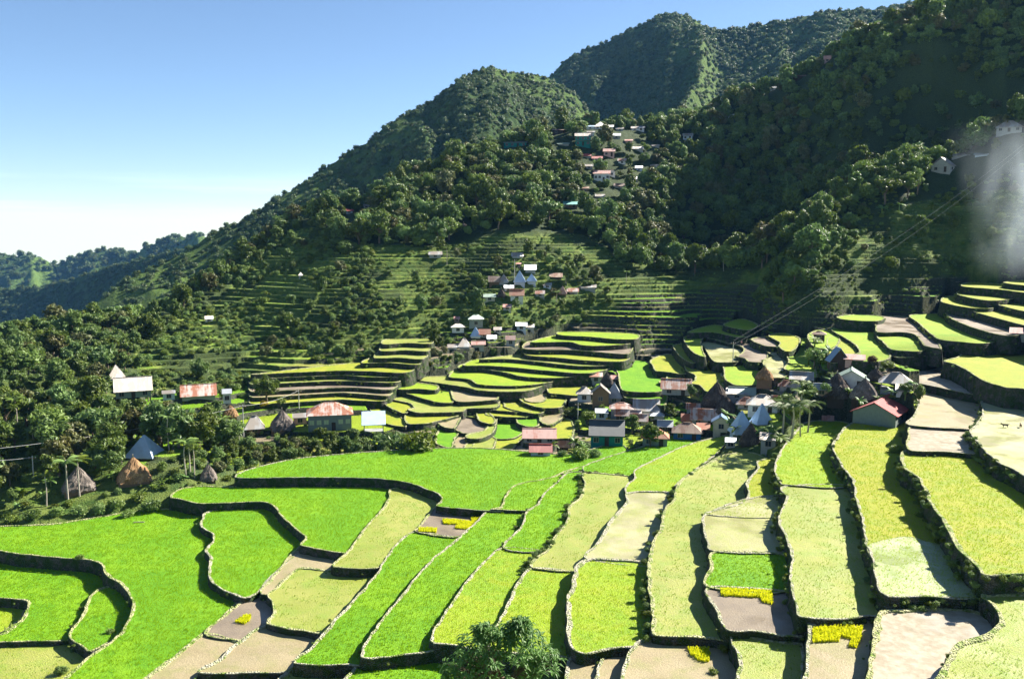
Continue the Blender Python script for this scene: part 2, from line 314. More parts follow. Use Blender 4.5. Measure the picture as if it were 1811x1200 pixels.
# ---- foreground, lower levels first; z in metres, the viewer stands 50 m above the lowest big field
FG = [
(-3.0,'rice_lime','0,1058 47,1061 60,1066 47,1080 36,1098 0,1122 -60,1160 -60,1050','wall round the small lowest paddy at the left edge of the photo',{}),
(-1.8,'rice_bright','-60,985 0,990 60,990 120,1000 175,1010 220,1030 240,1070 215,1090 150,1128 140,1133 60,1134 0,1137 -60,1138 -60,1124 0,1122 36,1098 46,1080 47,1063 0,1058 -60,1050','wall below the bright green paddy curving in at lower left',{}),
(-2.3,'rice_thin','-60,1136 60,1132 150,1130 240,1100 200,1170 112,1240 -60,1260','low wall round the sparse olive paddy in the bottom left corner',{}),
(-1.2,'rice_bright','178,1041 215,1034 245,1065 240,1105 161,1152 145,1142 124,1131 121,1122 136,1102 150,1078 157,1057','short wall with tall weeds round the leaf-shaped green paddy at left',{}),
(0.0,'rice_bright','-60,925 0,930 100,925 210,908 280,900 330,900 420,900 500,930 520,1010 470,1060 437,1060 403,1083 361,1121 305,1166 257,1201 200,1250 60,1250 112,1200 168,1154 206,1126 224,1102 233,1077 231,1056 210,1032 189,1018 171,994 110,987 52,982 0,975 -60,968','long dark curved wall below the largest bright green paddy at left',dict(rimw=.4)),
(0.3,'mud','437,1057 455,1048 500,1052 495,1100 470,1107 425,1135 416,1133 361,1121 403,1083','thin wall beside the purple mud paddy holding one yellow seed patch',{}),
(0.2,'mud_tan','361,1121 416,1133 425,1137 385,1172 350,1195 300,1250 220,1250 257,1201 305,1166','low bund along the tan mud paddy between bright green field and diagonal path',{}),
(0.6,'mud_tan','472,1106 563,1121 620,1120 590,1185 515,1190 440,1192 350,1190 385,1168 420,1137','stone wall under the wide tan mud paddy at bottom left of centre',st),
(-.9,'mud_tan','350,1196 440,1197 515,1193 515,1240 330,1240','stone wall at the bottom edge below the wide tan mud paddy',st),
(0.9,'rice_bright','360,908 420,888 466,886 540,930 545,955 520,985 490,1011 459,1046 452,1051 432,1058 392,1042 371,1025 368,1011 371,986 362,972 376,958 375,944 354,930 359,915','scalloped pale wall round the teardrop-shaped green paddy left of centre',dict(cop='coping_stone',rimw=.38)),
(1.0,'mud_tan','459,1046 490,1011 518,976 550,960 690,968 680,1010 600,1012 535,1004 518,1011 497,1032 472,1053','grassy bund along the narrow brown wedge paddy above the teardrop field',{}),
(1.25,'rice_thin','472,1053 497,1032 518,1011 535.6,1004 574,1007.6 655,1013 700,1005 660,1090 600,1126 563,1121 472,1104 482,1086 480,1062','tall dark bulging wall around the olive paddy beside the purple mud',dict(rimw=.4)),
(2.1,'rice_bright','301,878 330,862 420,860 560,855 700,858 790,880 770,930 700,985 600,978 530,965 532,962 539,950 525,937 501,916 483,895 466,888 420,889 354,891 326,885','long dark curved wall below the green paddy with the pale right half',dict(rimw=.35)),
(2.4,'rice_thin','692,864 740,866 790,885 772,900 754,917 738,936 705,960 680,992 667,1005 590,1003 597,990 614,976 645,934 677,899 687,881','wall with straight dark foot under the pale grey-green paddy left of the seedbed strip',{}),
(3.7,'rice_bright','417,845 440,830 520,812 640,800 786,792 880,794 1000,803 1060,790 1090,780 1110,800 1060,830 940,880 900,904 780,897 771,895 781,883 775,874 750,864 722,854 670,847 600,845 500,845','long stone wall under the broad bright green paddy across the middle',dict(cop='coping_stone',rimw=.28)),
(2.6,'mud','780,895 870,900 880,915 820,950 735,941 738,934 754,915 771,895','low wall round the mud square with four yellow seed patches',{}),
(2.5,'rice_bright','735,941 815,948 860,920 810,990 740,1050 700,1100 670,1172 600,1177 518,1174 518,1168 546,1148 574,1116 595,1092 620,1067 635,1050 666,1014 680,990 705,959','dark-footed wall below the long green strip under the mud square',dict(cop='coping_stone',rimw=.3)),
(1.2,'rice_thin','518,1182 635,1176 690,1168 660,1250 480,1250','small wall at the bottom left of the diagonal strips',st),
(3.5,'rice_bright','870,901 935,900 950,930 900,985 850,1030 800,1085 780,1145 700,1160 638,1162 670,1102 705,1060 740,1015 775,980 810,952 845,920','stone wall under the olive-green strip with the pale straight rim, left of centre',dict(cop='coping_stone',rimw=.3)),
(2.3,'rice_bright','636,1173 694,1168 750,1162 830,1160 850,1250 600,1250','stone wall above the green paddy at the bottom left of the near tree',st),
(3.9,'rice_bright','884,897 909,859 971,845 1003,832 1040,824 1060,836 1010,880 960,905 931,904 868,901','bund round the small green paddy cornering on the broad middle field',{}),
(4.6,'rice_bright','1032,824 1097,801 1143,787 1180,770 1290,780 1270,795 1180,810 1130,850 1060,845 1037,836','white-rimmed wall of the green paddy narrowing towards the village',dict(cop='coping_stone',rimw=.28)),
(4.4,'rice_bright','1003,836 1036,836 1060,860 1040,890 1020,920 1010,960 970,976 890,970 922,930 932,904 950,892 964,871 985,853','pale bund along the upper green strip with a bush at its left edge',dict(cop='coping_stone',rimw=.28)),
(4.3,'rice_lime','890,969 960,974 980,985 955,1010 930,1050 905,1090 880,1150 800,1141 761,1134 789,1081 824,1029 859,990','wall with dark front corner under the yellow-green strip behind the near tree',dict(cop='coping_stone',rimw=.3)),
(5.0,'rice_thin','1034,836 1122,844 1125,860 1118,890 1090,930 1060,980 1030,1010 943,1005 943,990 968,972 978,952 1003,920 1006,895 1024,881 1034,855','bushy wall along the upper pale green strip left of the white-topped wall',{}),
(4.9,'rice_lime','941,1004 1020,1014 1030,1060 1030,1110 1020,1165 985,1160 870,1150 869,1118 880,1102 894,1078 908,1043 929,1011','pale-topped wall of the olive strip ending behind the near tree',dict(cop='coping_stone',rimw=.4)),
(5.7,'rice_lime','1122,832 1167,808 1220,785 1290,770 1270,800 1222,838 1195,860 1190,884 1113,876 1108,858 1122,846','white bund of the lime green paddy just below the village huts',dict(cop='coping_stone',rimw=.28)),
(6.0,'rice_pale','1113,871 1195,872 1200,890 1175,925 1165,960 1160,1002 1037,990 1055,962 1069,941 1080,920 1108,888','bright white wall beside the bare grey paddy at centre',dict(cop='coping_stone',rimw=.46,rimh=.2)),
(6.2,'rice_lime','1037,990 1150,994 1165,1000 1160,1100 1175,1150 1118,1148 1083,1149 1034,1160 1013,1150 1003,1134 1003,1095 1003,1060 1011,1039 1013,1018','bright white stone wall with a tall dark face under the lime green paddy at bottom centre',dict(cop='coping_stone',rimw=.5,rimh=.24)),
(5.2,'mud_tan','1010,1160 1060,1165 1060,1240 1000,1240','stone wall of the small tan paddy peeping out right of the near tree',st),
(5.5,'mud_tan','1070,1157 1125,1155 1125,1250 1035,1250 1052,1200','white-topped wall of the narrow tan paddy below the bottom centre field',st),
(7.4,'rice_thin','1197,857 1221,836 1246,822 1283,804 1330,800 1360,815 1350,850 1330,895 1275,915 1275,960 1290,1000 1280,1080 1300,1130 1230,1128 1157,1124 1153,1095 1146,1032 1146,997 1153,962 1167,934 1174,902 1192,881','overgrown wall under the longest pale strip, right of the bare grey paddy',dict(rimw=.45)),
(6.6,'mud_tan','1122,1138 1190,1132 1273,1136 1300,1160 1310,1250 1108,1250','stone wall round the brown paddy with one round yellow seed patch',st),
(8.8,'rice_yellow','1341,815 1368,812 1385,830 1395,880 1385,915 1246,910 1305,892 1323,874 1319,853 1339,829','wavy pale wall round the narrow yellow paddy below the thatched huts',dict(cop='coping_stone',rimw=.4)),
(8.85,'rice_pale','1246,909 1330,880 1400,880 1390,960 1385,978 1265,976 1249,955 1244,934','wall with a dark left face under the bare cream paddy',dict(cop='coping_stone',rimw=.34)),
(8.8,'rice_bright','1265,976 1370,978 1400,985 1400,1045 1254,1040 1255,1004','wall beside the small bright green paddy above the yellow seed row',dict(rimw=.4)),
(8.75,'mud','1253,1039 1380,1044 1410,1050 1425,1125 1386,1125 1340,1118 1284,1114 1267,1081','curved dark wall under the purple mud paddy with the long yellow seed row',dict(cop='coping_stone',rimw=.34)),
(8.1,'rice_thin','1292,1124 1340,1128 1395,1136 1420,1140 1405,1250 1270,1250 1300,1200 1306,1165','curved stone wall round the small olive paddy at the bottom right of centre',st),
(10.7,'rice_lime','1432,745 1500,748 1505,775 1500,860 1387,858 1381,857 1369,831 1372,815 1381,796 1400,771','dark overgrown wall along the upper yellow-green paddy below the palm trees',dict(cop='coping_stone',rimw=.34)),
(10.6,'rice_thin','1386,860 1505,860 1540,900 1560,1000 1570,1090 1536,1089 1477,1097 1414,1092 1410,1081 1396,1025 1400,990 1391,955 1376,920 1390,881','tall shaggy dark wall with a pale top left of the mint green paddy',dict(cop='coping_stone',rimw=.36)),
(10.0,'mud_tan','1435,1105 1480,1101 1545,1100 1560,1120 1550,1250 1415,1250 1425,1180 1428,1130','pale stone bund round the tan paddy with the hooked yellow seed patch',st),
(12.5,'rice_yellow','1500,750 1530,745 1600,745 1640,830 1680,900 1720,960 1750,1055 1641,1057 1572,1057 1557,1049 1550,1025 1543,990 1531,962 1526,927 1515,888 1507,850 1487,822 1472,790 1477,778','tall shaggy wall with a pale top left of the yellow paddy below the red roof',dict(cop='coping_stone',rimw=.36)),
(12.54,'rice_wet','1534,965 1600,948 1660,962 1700,958 1725,1000 1748,1050 1641,1054 1573,1054 1559,1046 1552,1024 1545,990','faint edge of the wet end of the yellow paddy, pale water reflection painted in',dict(rimw=.08,rimh=.02)),
(11.4,'water_mud','1555,1082 1590,1080 1650,1075 1700,1078 1770,1095 1765,1120 1700,1150 1670,1200 1660,1250 1540,1250 1541,1150 1545,1110','grassy bund round the mud paddy mirroring the sun at bottom right',dict(rimw=.55,rimh=.2)),
(13.0,'rice_thin','1736,1053 1811,1050 1880,1050 1880,1250 1650,1250 1677,1162 1694,1140 1736,1126 1764,1109 1768,1091 1754,1070','curved grassy wall of the olive paddy in the bottom right corner',dict(rimw=.6,rimh=.2)),
(15.0,'rice_yellow','1608,795 1660,798 1719,801 1780,830 1860,870 1880,1012 1811,1015 1743,1018 1729,1004 1691,969 1670,927 1642,885 1624,846 1600,829 1592,805','broad hedge-topped wall left of the glittering yellow paddy at right',dict(rimw=.5)),
(15.6,'water_mud','1611,752 1660,754 1725,760 1730,803 1680,800 1608,796 1606,770','straight pale bund of the flooded paddy shining white below the brown one',dict(rimw=.3)),
(15.9,'mud_tan','1624,711 1610,697 1660,695 1740,700 1745,735 1730,760 1715,760 1607,752 1615,736','low wall round the smooth brown paddy right of the red roof',dict(cop='coping_stone',rimw=.28)),
(17.2,'rice_pale','1736,708 1748,695 1780,692 1860,700 1880,880 1811,843 1790,830 1764,818 1740,795 1715,764 1725,752 1737,732','bushy wall round the pale paddy where two dogs walk',dict(cop='coping_stone',rimw=.34)),
(17.4,'water_mud','1575,636 1612,634 1652,634 1675,640 1720,680 1740,700 1726,699 1680,690 1638,681 1610,674 1575,660','dark stone wall under the flooded brown paddy behind the open shed',dict(cop='coping_stone',rimw=.3)),
]
# ---- terraces farther up the bowl: level taken from the surveyed slope
MG = """+.3|rice_yellow|1674,614 1700,606 1790,612 1870,615 1880,700 1811,688 1781,686 1740,674 1709,655 1687,644 1668,640 1692,634 1698,629 1687,621
+.3|rice_lime|1608,559 1645,556 1680,556 1740,585 1760,604 1737,608 1707,606 1663,601 1650,594 1636,583 1623,572
+.3|mud|1542,571 1560,560 1604,562 1640,580 1665,617 1636,612 1628,603 1617,592 1597,588 1553,588 1548,577
+.3|rice_lime|1551,595 1580,582 1616,585 1650,610 1628,622 1597,621 1575,618 1561,605
+.3|rice_lime|1573,621 1632,620 1665,620 1650,628 1619,632 1583,632
+.3|rice_lime|1470,585 1480,578 1530,578 1560,600 1575,631 1553,640 1508,638 1498,629 1517,625 1518,618 1507,607 1491,598
+.3|rice_yellow|1463,600 1487,595 1515,600 1530,624 1498,637 1470,642
+.3|rice_lime|1480,561 1510,557 1560,560 1553,568 1498,566
+.3|rice_yellow|1693,521 1700,515 1748,515 1800,525 1786,530 1751,532 1720,528
+.3|rice_yellow|1702,507 1720,500 1811,506 1880,508 1880,523 1812,518 1773,513
+.3|rice_yellow|1663,533 1680,524 1740,530 1760,540 1751,546 1717,545 1682,539
+.3|rice_yellow|1742,550 1770,542 1830,555 1880,560 1880,590 1812,576 1755,561 1718,551
+.3|rice_yellow|1760,537 1800,532 1880,540 1880,563 1811,551 1773,542
+.3|mud|1672,552 1700,546 1750,558 1830,582 1810,592 1781,594 1755,590 1718,579 1700,572 1682,565
+.3|rice_yellow|1775,500 1811,496 1880,496 1880,508 1811,505
+.3|rice_bright|1091,651 1112,640 1140,640 1165,655 1175,675 1170,692 1108,692 1096,681 1093,663
+.3|rice_bright|1108,692 1165,691 1180,700 1175,717 1150,712 1130,706 1105,703
+.3|rice_yellow|1150,639 1177,628 1205,632 1215,655 1210,662 1178,658 1159,656 1154,647
+.3|rice_yellow|1178,658 1202,654 1215,662 1225,680 1216,691 1192,690 1184,688 1177,681 1165,675 1178,670
+.3|rice_yellow|1214,634 1249,632 1262,640 1275,658 1280,690 1265,693 1259,697 1245,690 1236,681 1221,678 1228,673 1228,664 1213,658
+.3|rice_yellow|1190,612 1211,610 1232,620 1232,640 1226,643 1212,637 1200,628
+.3|rice_lime|1272,639 1298,630 1345,640 1350,670 1340,681 1304,682 1290,677 1281,669 1280,655
+.3|rice_pale|1232,604 1260,604 1320,615 1320,630 1302,640 1264,640 1246,617
+.3|mud|1260,600 1287,596 1340,602 1360,625 1356,634 1346,641 1324,640 1317,634 1302,630 1314,622 1310,614 1286,609
+.3|rice_pale|1350,613 1371,605 1400,620 1405,652 1385,668 1347,667 1353,658 1354,651 1349,642 1353,636 1367,632 1353,622
+.3|mud|1328,601 1355,597 1378,606 1375,613 1353,612
+.3|rice_yellow|1359,595 1385,590 1415,600 1404,620 1390,622 1377,613 1379,606
+.3|rice_lime|1392,632 1405,600 1430,600 1440,640 1445,668 1436,668 1406,659 1386,652 1394,640
+.3|rice_lime|1428,594 1450,585 1480,590 1485,605 1470,618 1440,614
+.3|rice_lime|1279,574 1310,565 1340,574 1326,584 1300,581
+.3|rice_lime|1215,588 1260,576 1300,582 1330,592 1310,597 1286,593 1260,588
+.3|rice_lime|1211,597 1250,590 1320,600 1290,605 1245,600 1242,617 1247,631 1228,625 1214,610
+.3|rice_thin|678,609 720,607 762,608 762,600 720,600 680,601
+.3|rice_thin|674,621 717,620 757,621 762,608 720,607 678,609
+.3|rice_thin|662,633 706,633 748,635 757,621 717,620 674,621
+.3|rice_yellow|639,642 688,642 738,645 748,635 706,633 662,633
+.3|rice_yellow|446,662 500,660 601,656 653,657 720,659 738,645 688,642 639,642
+.3|rice_lime|446,670 500,668 601,664 653,667 706,667 720,663 720,659 653,657 601,656 500,660 446,662
+.3|rice_thin|446,680 500,678 601,674 653,676 703,676 720,663 706,667 653,667 601,664 500,668 446,670
+.3|mud|446,693 500,691 601,686 636,686 692,689 703,676 653,676 601,674 500,678 446,680
+.3|mud_tan|446,703 500,701 601,695 653,698 688,700 692,689 636,686 601,686 500,691 446,693
+.3|rice_yellow|446,715 500,713 601,707 639,709 680,709 688,700 653,698 601,695 500,701 446,703
+.3|rice_lime|991,593 1044,596 1086,600 1125,600 1125,591 1058,588 991,588
+.3|rice_lime|938,605 1005,605 1026,610 1054,612 1114,608 1125,600 1086,600 1044,596 991,593
+.3|mud|924,616 952,619 1005,619 1058,623 1111,626 1114,608 1054,612 1026,610 1005,605 938,605
+.3|rice_yellow|931,628 987,633 1040,638 1103,639 1111,626 1058,623 1005,619 952,619 924,616
+.3|rice_thin|847,636 899,636 952,640 994,645 1040,648 1100,644 1103,639 1040,638 987,633 931,628
+.3|rice_lime|819,646 864,647 917,651 970,656 1044,660 1100,644 1040,648 994,645 952,640 899,636 847,636
+.3|rice_lime|812,653 854,654 899,660 917,665 963,669 1009,667 1037,663 1044,660 970,656 917,651 864,647 819,646
+.3|rice_lime|794,667 829,671 847,680 899,683 938,681 973,676 1037,663 1009,667 963,669 917,665 899,660 854,654 812,653
+.3|rice_thin|713,671 752,676 797,681 829,686 843,690 882,693 928,692 952,686 973,676 938,681 899,683 847,680 829,671 794,667
+.3|rice_lime|699,683 713,676 748,679 776,683 769,690 741,688 706,689
+.3|mud_tan|797,689 812,684 843,691 882,695 882,703 878,707 819,711 803,708
+.3|rice_lime|703,693 706,689 741,689 776,691 797,694 803,707 799,712 776,712 752,706 724,698
+.3|rice_thin|685,707 692,698 724,699 752,707 776,713 819,713 861,711 882,707 878,720 826,723 819,728 769,730 738,730 720,724 731,721 724,714
+.3|rice_yellow|681,717 688,710 717,712 731,722 724,728 713,731 699,726
+.3|rice_yellow|653,724 660,716 681,719 706,735 720,749 718,755 703,754 671,745
+.3|rice_yellow|720,749 717,735 741,730 812,728 815,735 769,746 748,750
+.3|mud_tan|773,738 790,729 819,729 815,740 803,758 787,756 775,749
+.3|rice_thin|817,738 815,728 854,724 878,733 877,754 869,767 847,776 826,775 826,768 854,762 861,752 847,744
+.3|mud|806,752 819,741 847,744 859,752 856,761 826,767 808,762
+.3|rice_bright|769,781 778,759 797,756 813,765 804,777 798,792 778,788
+.3|mud_tan|796,786 808,775 826,772 843,776 833,791 797,795
+.3|rice_thin|822,795 833,780 861,775 878,779 866,797
+.3|rice_yellow|843,733 861,731 877,742 870,750 848,745
+.3|rice_yellow|859,731 864,722 903,723 938,728 935,737 903,738 863,735
+.3|rice_yellow|861,723 868,716 892,714 938,721 938,728 903,728
+.3|rice_yellow|891,717 892,705 910,701 952,714 966,723 952,732 917,727 894,721
+.3|rice_yellow|919,707 919,695 947,688 977,693 1001,705 993,720 963,722 938,717
+.3|mud_tan|928,707 931,701 963,700 964,709 947,712 933,710
+.3|rice_yellow|970,695 973,682 1005,676 1044,676 1042,693 1023,700 998,698
+.3|mud_tan|954,742 955,731 973,721 998,714 994,738 973,752 959,749
+.3|rice_bright|915,748 917,735 949,731 954,742 952,753 935,755
+.3|rice_bright|871,770 874,751 903,740 917,749 929,761 919,770 903,776 878,776
+.3|rice_yellow|926,783 931,770 970,751 1005,744 1016,759 1010,775 987,776 952,783
+.3|rice_yellow|869,795 871,777 899,773 931,766 919,782 905,795 875,799"""
# levels of the bowl terraces: wall heights read from the gaps between neighbouring plots, kept near the surveyed slope
def pp(p): return np.array([tuple(map(float, q.split(','))) for q in p.split()])
MGL = [ln.split('|') for ln in MG.split('\n')]
ALL = [pp(r[2]) for r in FG]+[pp(r[2]) for r in MGL]; nf = len(FG)
zt_ = []; dd_ = []
FRP = []
for q in ALL[nf:]:
    c = catmull(q, 5.); c[:, 0] = np.minimum(c[:, 0], 1840)
    fr_ = c[inside(q, c[:, 0], c[:, 1]-2.) & ~inside(q, c[:, 0], c[:, 1]+2.)]
    if len(fr_) < 2: fr_ = c
    hh = [rc_smooth(p_[0], p_[1], 140) for p_ in fr_[::max(1, len(fr_)//7)]]; hh = [h for h in hh if h]
    zt_.append(float(np.mean([h[2] for h in hh]))+.25); dd_.append(hh[0][1]); FRP.append(fr_.mean(0))
dens = [catmull(q, 5.) for q in ALL]
eq = {}
for u in range(nf, len(ALL)):
    c = dens[u]; cen = c.mean(0)
    below = inside(ALL[u], c[:, 0], c[:, 1]-2.5) & ~inside(ALL[u], c[:, 0], c[:, 1]+1.5)
    for (x, y) in c[below]:
        for g_ in np.arange(1.5, 24, 1.5):
            hitl = [l for l in range(len(ALL)) if l != u and inside(ALL[l], x, y+g_)[0]]
            if hitl: eq.setdefault((u, hitl[0]), []).append(g_); break
m = len(MGL); AA_, bb_ = [], []
for (u, l), gs in eq.items():
    w_ = min(3., math.sqrt(len(gs))); k = dd_[u-nf]/F; r = np.zeros(m); rhs = max(.95, (np.mean(gs)+2.5)*k)
    r[u-nf] = w_
    if l >= nf: r[l-nf] -= w_; AA_.append(r); bb_.append(w_*rhs)
    else: AA_.append(r); bb_.append(w_*(rhs+FG[l][0]))
for i in range(m): r = np.zeros(m); r[i] = 3.; AA_.append(r); bb_.append(3.*zt_[i])
ZM = np.linalg.lstsq(np.array(AA_), np.array(bb_), rcond=None)[0]
cens = np.array([q.mean(0) for q in ALL[nf:]])
keep = []
for p_ in pts:
    px_, py_, f_ = proj(*p_)
    if f_ > 150 and 480 < py_ < 790 and np.min(np.hypot((cens[:, 0]-px_)*.6, cens[:, 1]-py_)) < 12: continue
    keep.append(p_)
pts = keep
for c, z in zip(FRP, ZM):
    x, y = unproj(min(c[0], 1850), c[1], z); pts.append((x, y, z-.15))
for q, z in zip(ALL[nf:], ZM):            # where nothing is planted above, the hillside starts at the far edge
    c = catmull(q, 5.); c[:, 0] = np.minimum(c[:, 0], 1840)
    bk = c[inside(q, c[:, 0], c[:, 1]+2.) & ~inside(q, c[:, 0], c[:, 1]-2.)]
    if len(bk) < 2: continue
    for p_ in bk[1::max(1, len(bk)//3)]:
        if not any(inside(o_, p_[0], p_[1]-7)[0] for o_ in ALL if o_ is not q): x, y = unproj(p_[0], p_[1], z); pts.append((x, y+1., z+.5))
solve_tps()
for z, m_, p, l, kw in FG: field(z, m_, p, l, **kw)
for (z, m_, p), z2 in zip(MGL, ZM): field(float(z2), m_, p, None, ds=1.0, rimw=.4, rimh=.14, depth=4.)
# ------------------------------------------------------------------ near terrain sheet with its terraces
RICE_EDGE = [(230, 700), (440, 665), (600, 610), (760, 590), (1060, 560), (1120, 520), (1340, 505), (1420, 560), (1560, 520), (1640, 490), (1811, 470), (2000, 460)]
TER_TOP = [(230, 560), (300, 500), (360, 430), (560, 390), (620, 430), (760, 440), (900, 410), (1060, 420), (1090, 460), (1340, 480), (1450, 400), (1560, 370), (1811, 330), (2000, 330)]
def lin(tab, px): return np.interp(px, [t[0] for t in tab], [t[1] for t in tab])
TH = 1.2
def terrain(x, y, zs, slope):
    px, py, f = proj(x, y, zs)
    rr = np.hypot(x, y)
    m = ss(-6, 6, py-lin(TER_TOP, px))*ss(228, 250, px)*ss(165, 190, rr)
    wob = fbm(x/38, y/38, 50, 3)*1.7+fbm(x/9, y/9, 55, 2)*.28
    u_ = (x*.95-y*.3+fbm(x/25, y/25, 61, 2)*9)/15.; ub = np.floor(u_)
    wob = wob+(_h(ub, ub*0, 66)-.5)*1.0*ss(0, .05, u_-ub)*ss(1, .95, u_-ub)+.42*np.sin(zs*1.25+x/30)+.25*np.sin(zs*2.9)
    zw = (zs+wob)/TH; k = np.floor(zw); fr = zw-k
    rf = np.clip(.85*slope/TH, .09, .42)
    zt = TH*(k+ss(1-rf, 1, fr)) + .06*vn(x*1.5, y*1.5, 8)
    tread = (fr < 1-rf).astype(float)
    # crosswise splits: neighbouring plots on one level differ
    s = np.floor((x*.9-y*.25+fbm(x/20, y/20, 60, 2)*14)/ (16+_h(k, k*0, 3)*20))
    fid = _h(k, s, 12)
    rice = ss(-8, 8, py-lin(RICE_EDGE, px))
    rough = fbm(x/9, y/9, 70, 4)*1.1*ss(80, 100, rr)
    z = zs*(1-m)+m*zt + rough*(1-m)
    veg = ss(-.05, .25, fbm(x/14, y/14, 90, 3))*(1-rice)
    veg = np.maximum(veg, (1-m)*ss(215, 260, rr)*1.17)
    return z, m*tread, fid, rice*m, veg
az = np.arange(-36, 36.01, .062); rad = np.concatenate([np.arange(1.5, 74, 3.5), np.arange(74, 150, 1.0), np.arange(150, 372, .36), np.arange(372, 645, 1.5)])
AA, RR = np.meshgrid(np.radians(az), rad); GX = np.sin(AA)*RR; GY = np.cos(AA)*RR
ZS = smooth_z(GX, GY); gr = np.abs(np.gradient(ZS, rad, axis=0))
GZ, TR, FID, RICE, VEG = terrain(GX, GY, ZS, gr)
flat = (GX.ravel(), GY.ravel()); gz = GZ.ravel().copy(); fm = np.zeros(len(gz))
for c, z, bb in FIELDS:
    i = np.nonzero((flat[0] > bb[0]-1.2) & (flat[0] < bb[1]+1.2) & (flat[1] > bb[2]-1.2) & (flat[1] < bb[3]+1.2))[0]
    if len(i) == 0: continue
    k = inside(c, flat[0][i], flat[1][i]); j = i[k]; gz[j] = np.minimum(gz[j], z-.55)
    tn = np.roll(c, -1, 0)-np.roll(c, 1, 0); tn /= np.linalg.norm(tn, axis=1)[:, None]+1e-9
    g = c+np.stack([tn[:, 1], -tn[:, 0]], 1)*.9
    k = inside(g, flat[0][i], flat[1][i]); j = i[k]
    gz[j] = np.minimum(gz[j], z-.12); fm[j] = 1
nr_, na_ = GX.shape
idx = np.arange(nr_*na_).reshape(nr_, na_)
q = np.stack([idx[:-1, :-1], idx[:-1, 1:], idx[1:, 1:], idx[1:, :-1]], -1).reshape(-1, 4)[:, ::-1]
me = bpy.data.meshes.new('ground'); me.vertices.add(nr_*na_)
me.vertices.foreach_set('co', np.stack([flat[0], flat[1], gz], 1).ravel())
me.loops.add(q.size); me.loops.foreach_set('vertex_index', q.ravel().astype(np.int32))
me.polygons.add(len(q)); me.polygons.foreach_set('loop_start', np.arange(0, q.size, 4, dtype=np.int32)); me.polygons.foreach_set('loop_total', np.full(len(q), 4, np.int32))
me.update(calc_edges=True)
for nm, arr in (('tread', TR), ('fid', FID), ('rice', RICE), ('veg', VEG)):
    at = me.attributes.new(nm, 'FLOAT', 'POINT'); at.data.foreach_set('value', arr.ravel().astype(np.float32))
a = N('ground')
fine = a.noise(3.5, 4); mid = a.noise(.35, 5)
fid = a.attr('fid'); tread = a.attr('tread'); rice = a.attr('rice'); veg = a.attr('veg')
ricec = a.ramp(fid, [(0, (.14, .27, .006)), (.3, (.22, .30, .012)), (.48, (.24, .25, .05)), (.62, (.12, .25, .01)), (.78, (.22, .18, .11)), (.9, (.27, .23, .15))])
ricec.node.color_ramp.interpolation = 'CONSTANT'
up = a.mix(a.mr(mid, .42, .58), (.14, .24, .02), (.25, .30, .06)); up = a.mix(a.mr(fid, .6, .75), up, (.06, .10, .02))
col = a.mix(rice, up, ricec)
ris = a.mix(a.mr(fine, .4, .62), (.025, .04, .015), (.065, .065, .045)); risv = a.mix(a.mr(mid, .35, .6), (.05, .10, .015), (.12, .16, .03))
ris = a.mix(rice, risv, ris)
gnd = a.mix(a.mr(fine, .35, .65), (.018, .034, .01), (.05, .072, .02))
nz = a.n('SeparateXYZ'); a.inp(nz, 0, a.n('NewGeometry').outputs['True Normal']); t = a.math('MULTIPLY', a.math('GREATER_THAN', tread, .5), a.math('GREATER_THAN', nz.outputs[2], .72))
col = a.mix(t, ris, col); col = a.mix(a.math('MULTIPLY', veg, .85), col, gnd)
f2 = a.mr(fine, .3, .7, .7, 1.25); g = a.n('CombineXYZ'); [a.inp(g, i, f2) for i in range(3)]
col = a.mix(1., col, g.outputs[0], 'MULTIPLY')
a.bsdf(col, .85, .2, a.bump(fine, .35))
me.materials.append(MATS['ground']); go = link(bpy.data.objects.new('ground', me)); tag(go, kind='structure')
# ------------------------------------------------------------------ height lookup on what was built
def ground_z(x, y):
    x = np.atleast_1d(np.asarray(x, float)); y = np.atleast_1d(np.asarray(y, float))
    ai = np.clip((np.degrees(np.arctan2(x, y))-az[0])/.062, 0, na_-1.001); r = np.hypot(x, y)
    ri = np.clip(np.interp(r, rad, np.arange(nr_)), 0, nr_-1.001)
    a0 = ai.astype(int); r0 = ri.astype(int); fa = ai-a0; fr = ri-r0; G = gz.reshape(nr_, na_)
    z = (G[r0, a0]*(1-fa)+G[r0, a0+1]*fa)*(1-fr)+(G[r0+1, a0]*(1-fa)+G[r0+1, a0+1]*fa)*fr
    for c, zf, bb in FIELDS:
        i = np.nonzero((x > bb[0]) & (x < bb[1]) & (y > bb[2]) & (y < bb[3]))[0]
        if len(i):
            k = inside(c, x[i], y[i]); z[i[k]] = np.maximum(z[i[k]], zf)
    return z
def hit(px, py, r0=76, r1=640):
    d = ray(px, py); ys = np.arange(r0, r1, .5); t = ys/d[1]
    g = ground_z(d[0]*t, ys); i = np.nonzero(CH+d[2]*t < g)[0]
    if len(i) == 0: return None
    i = i[0]; return d[0]*t[i], float(ys[i]), float(g[i])
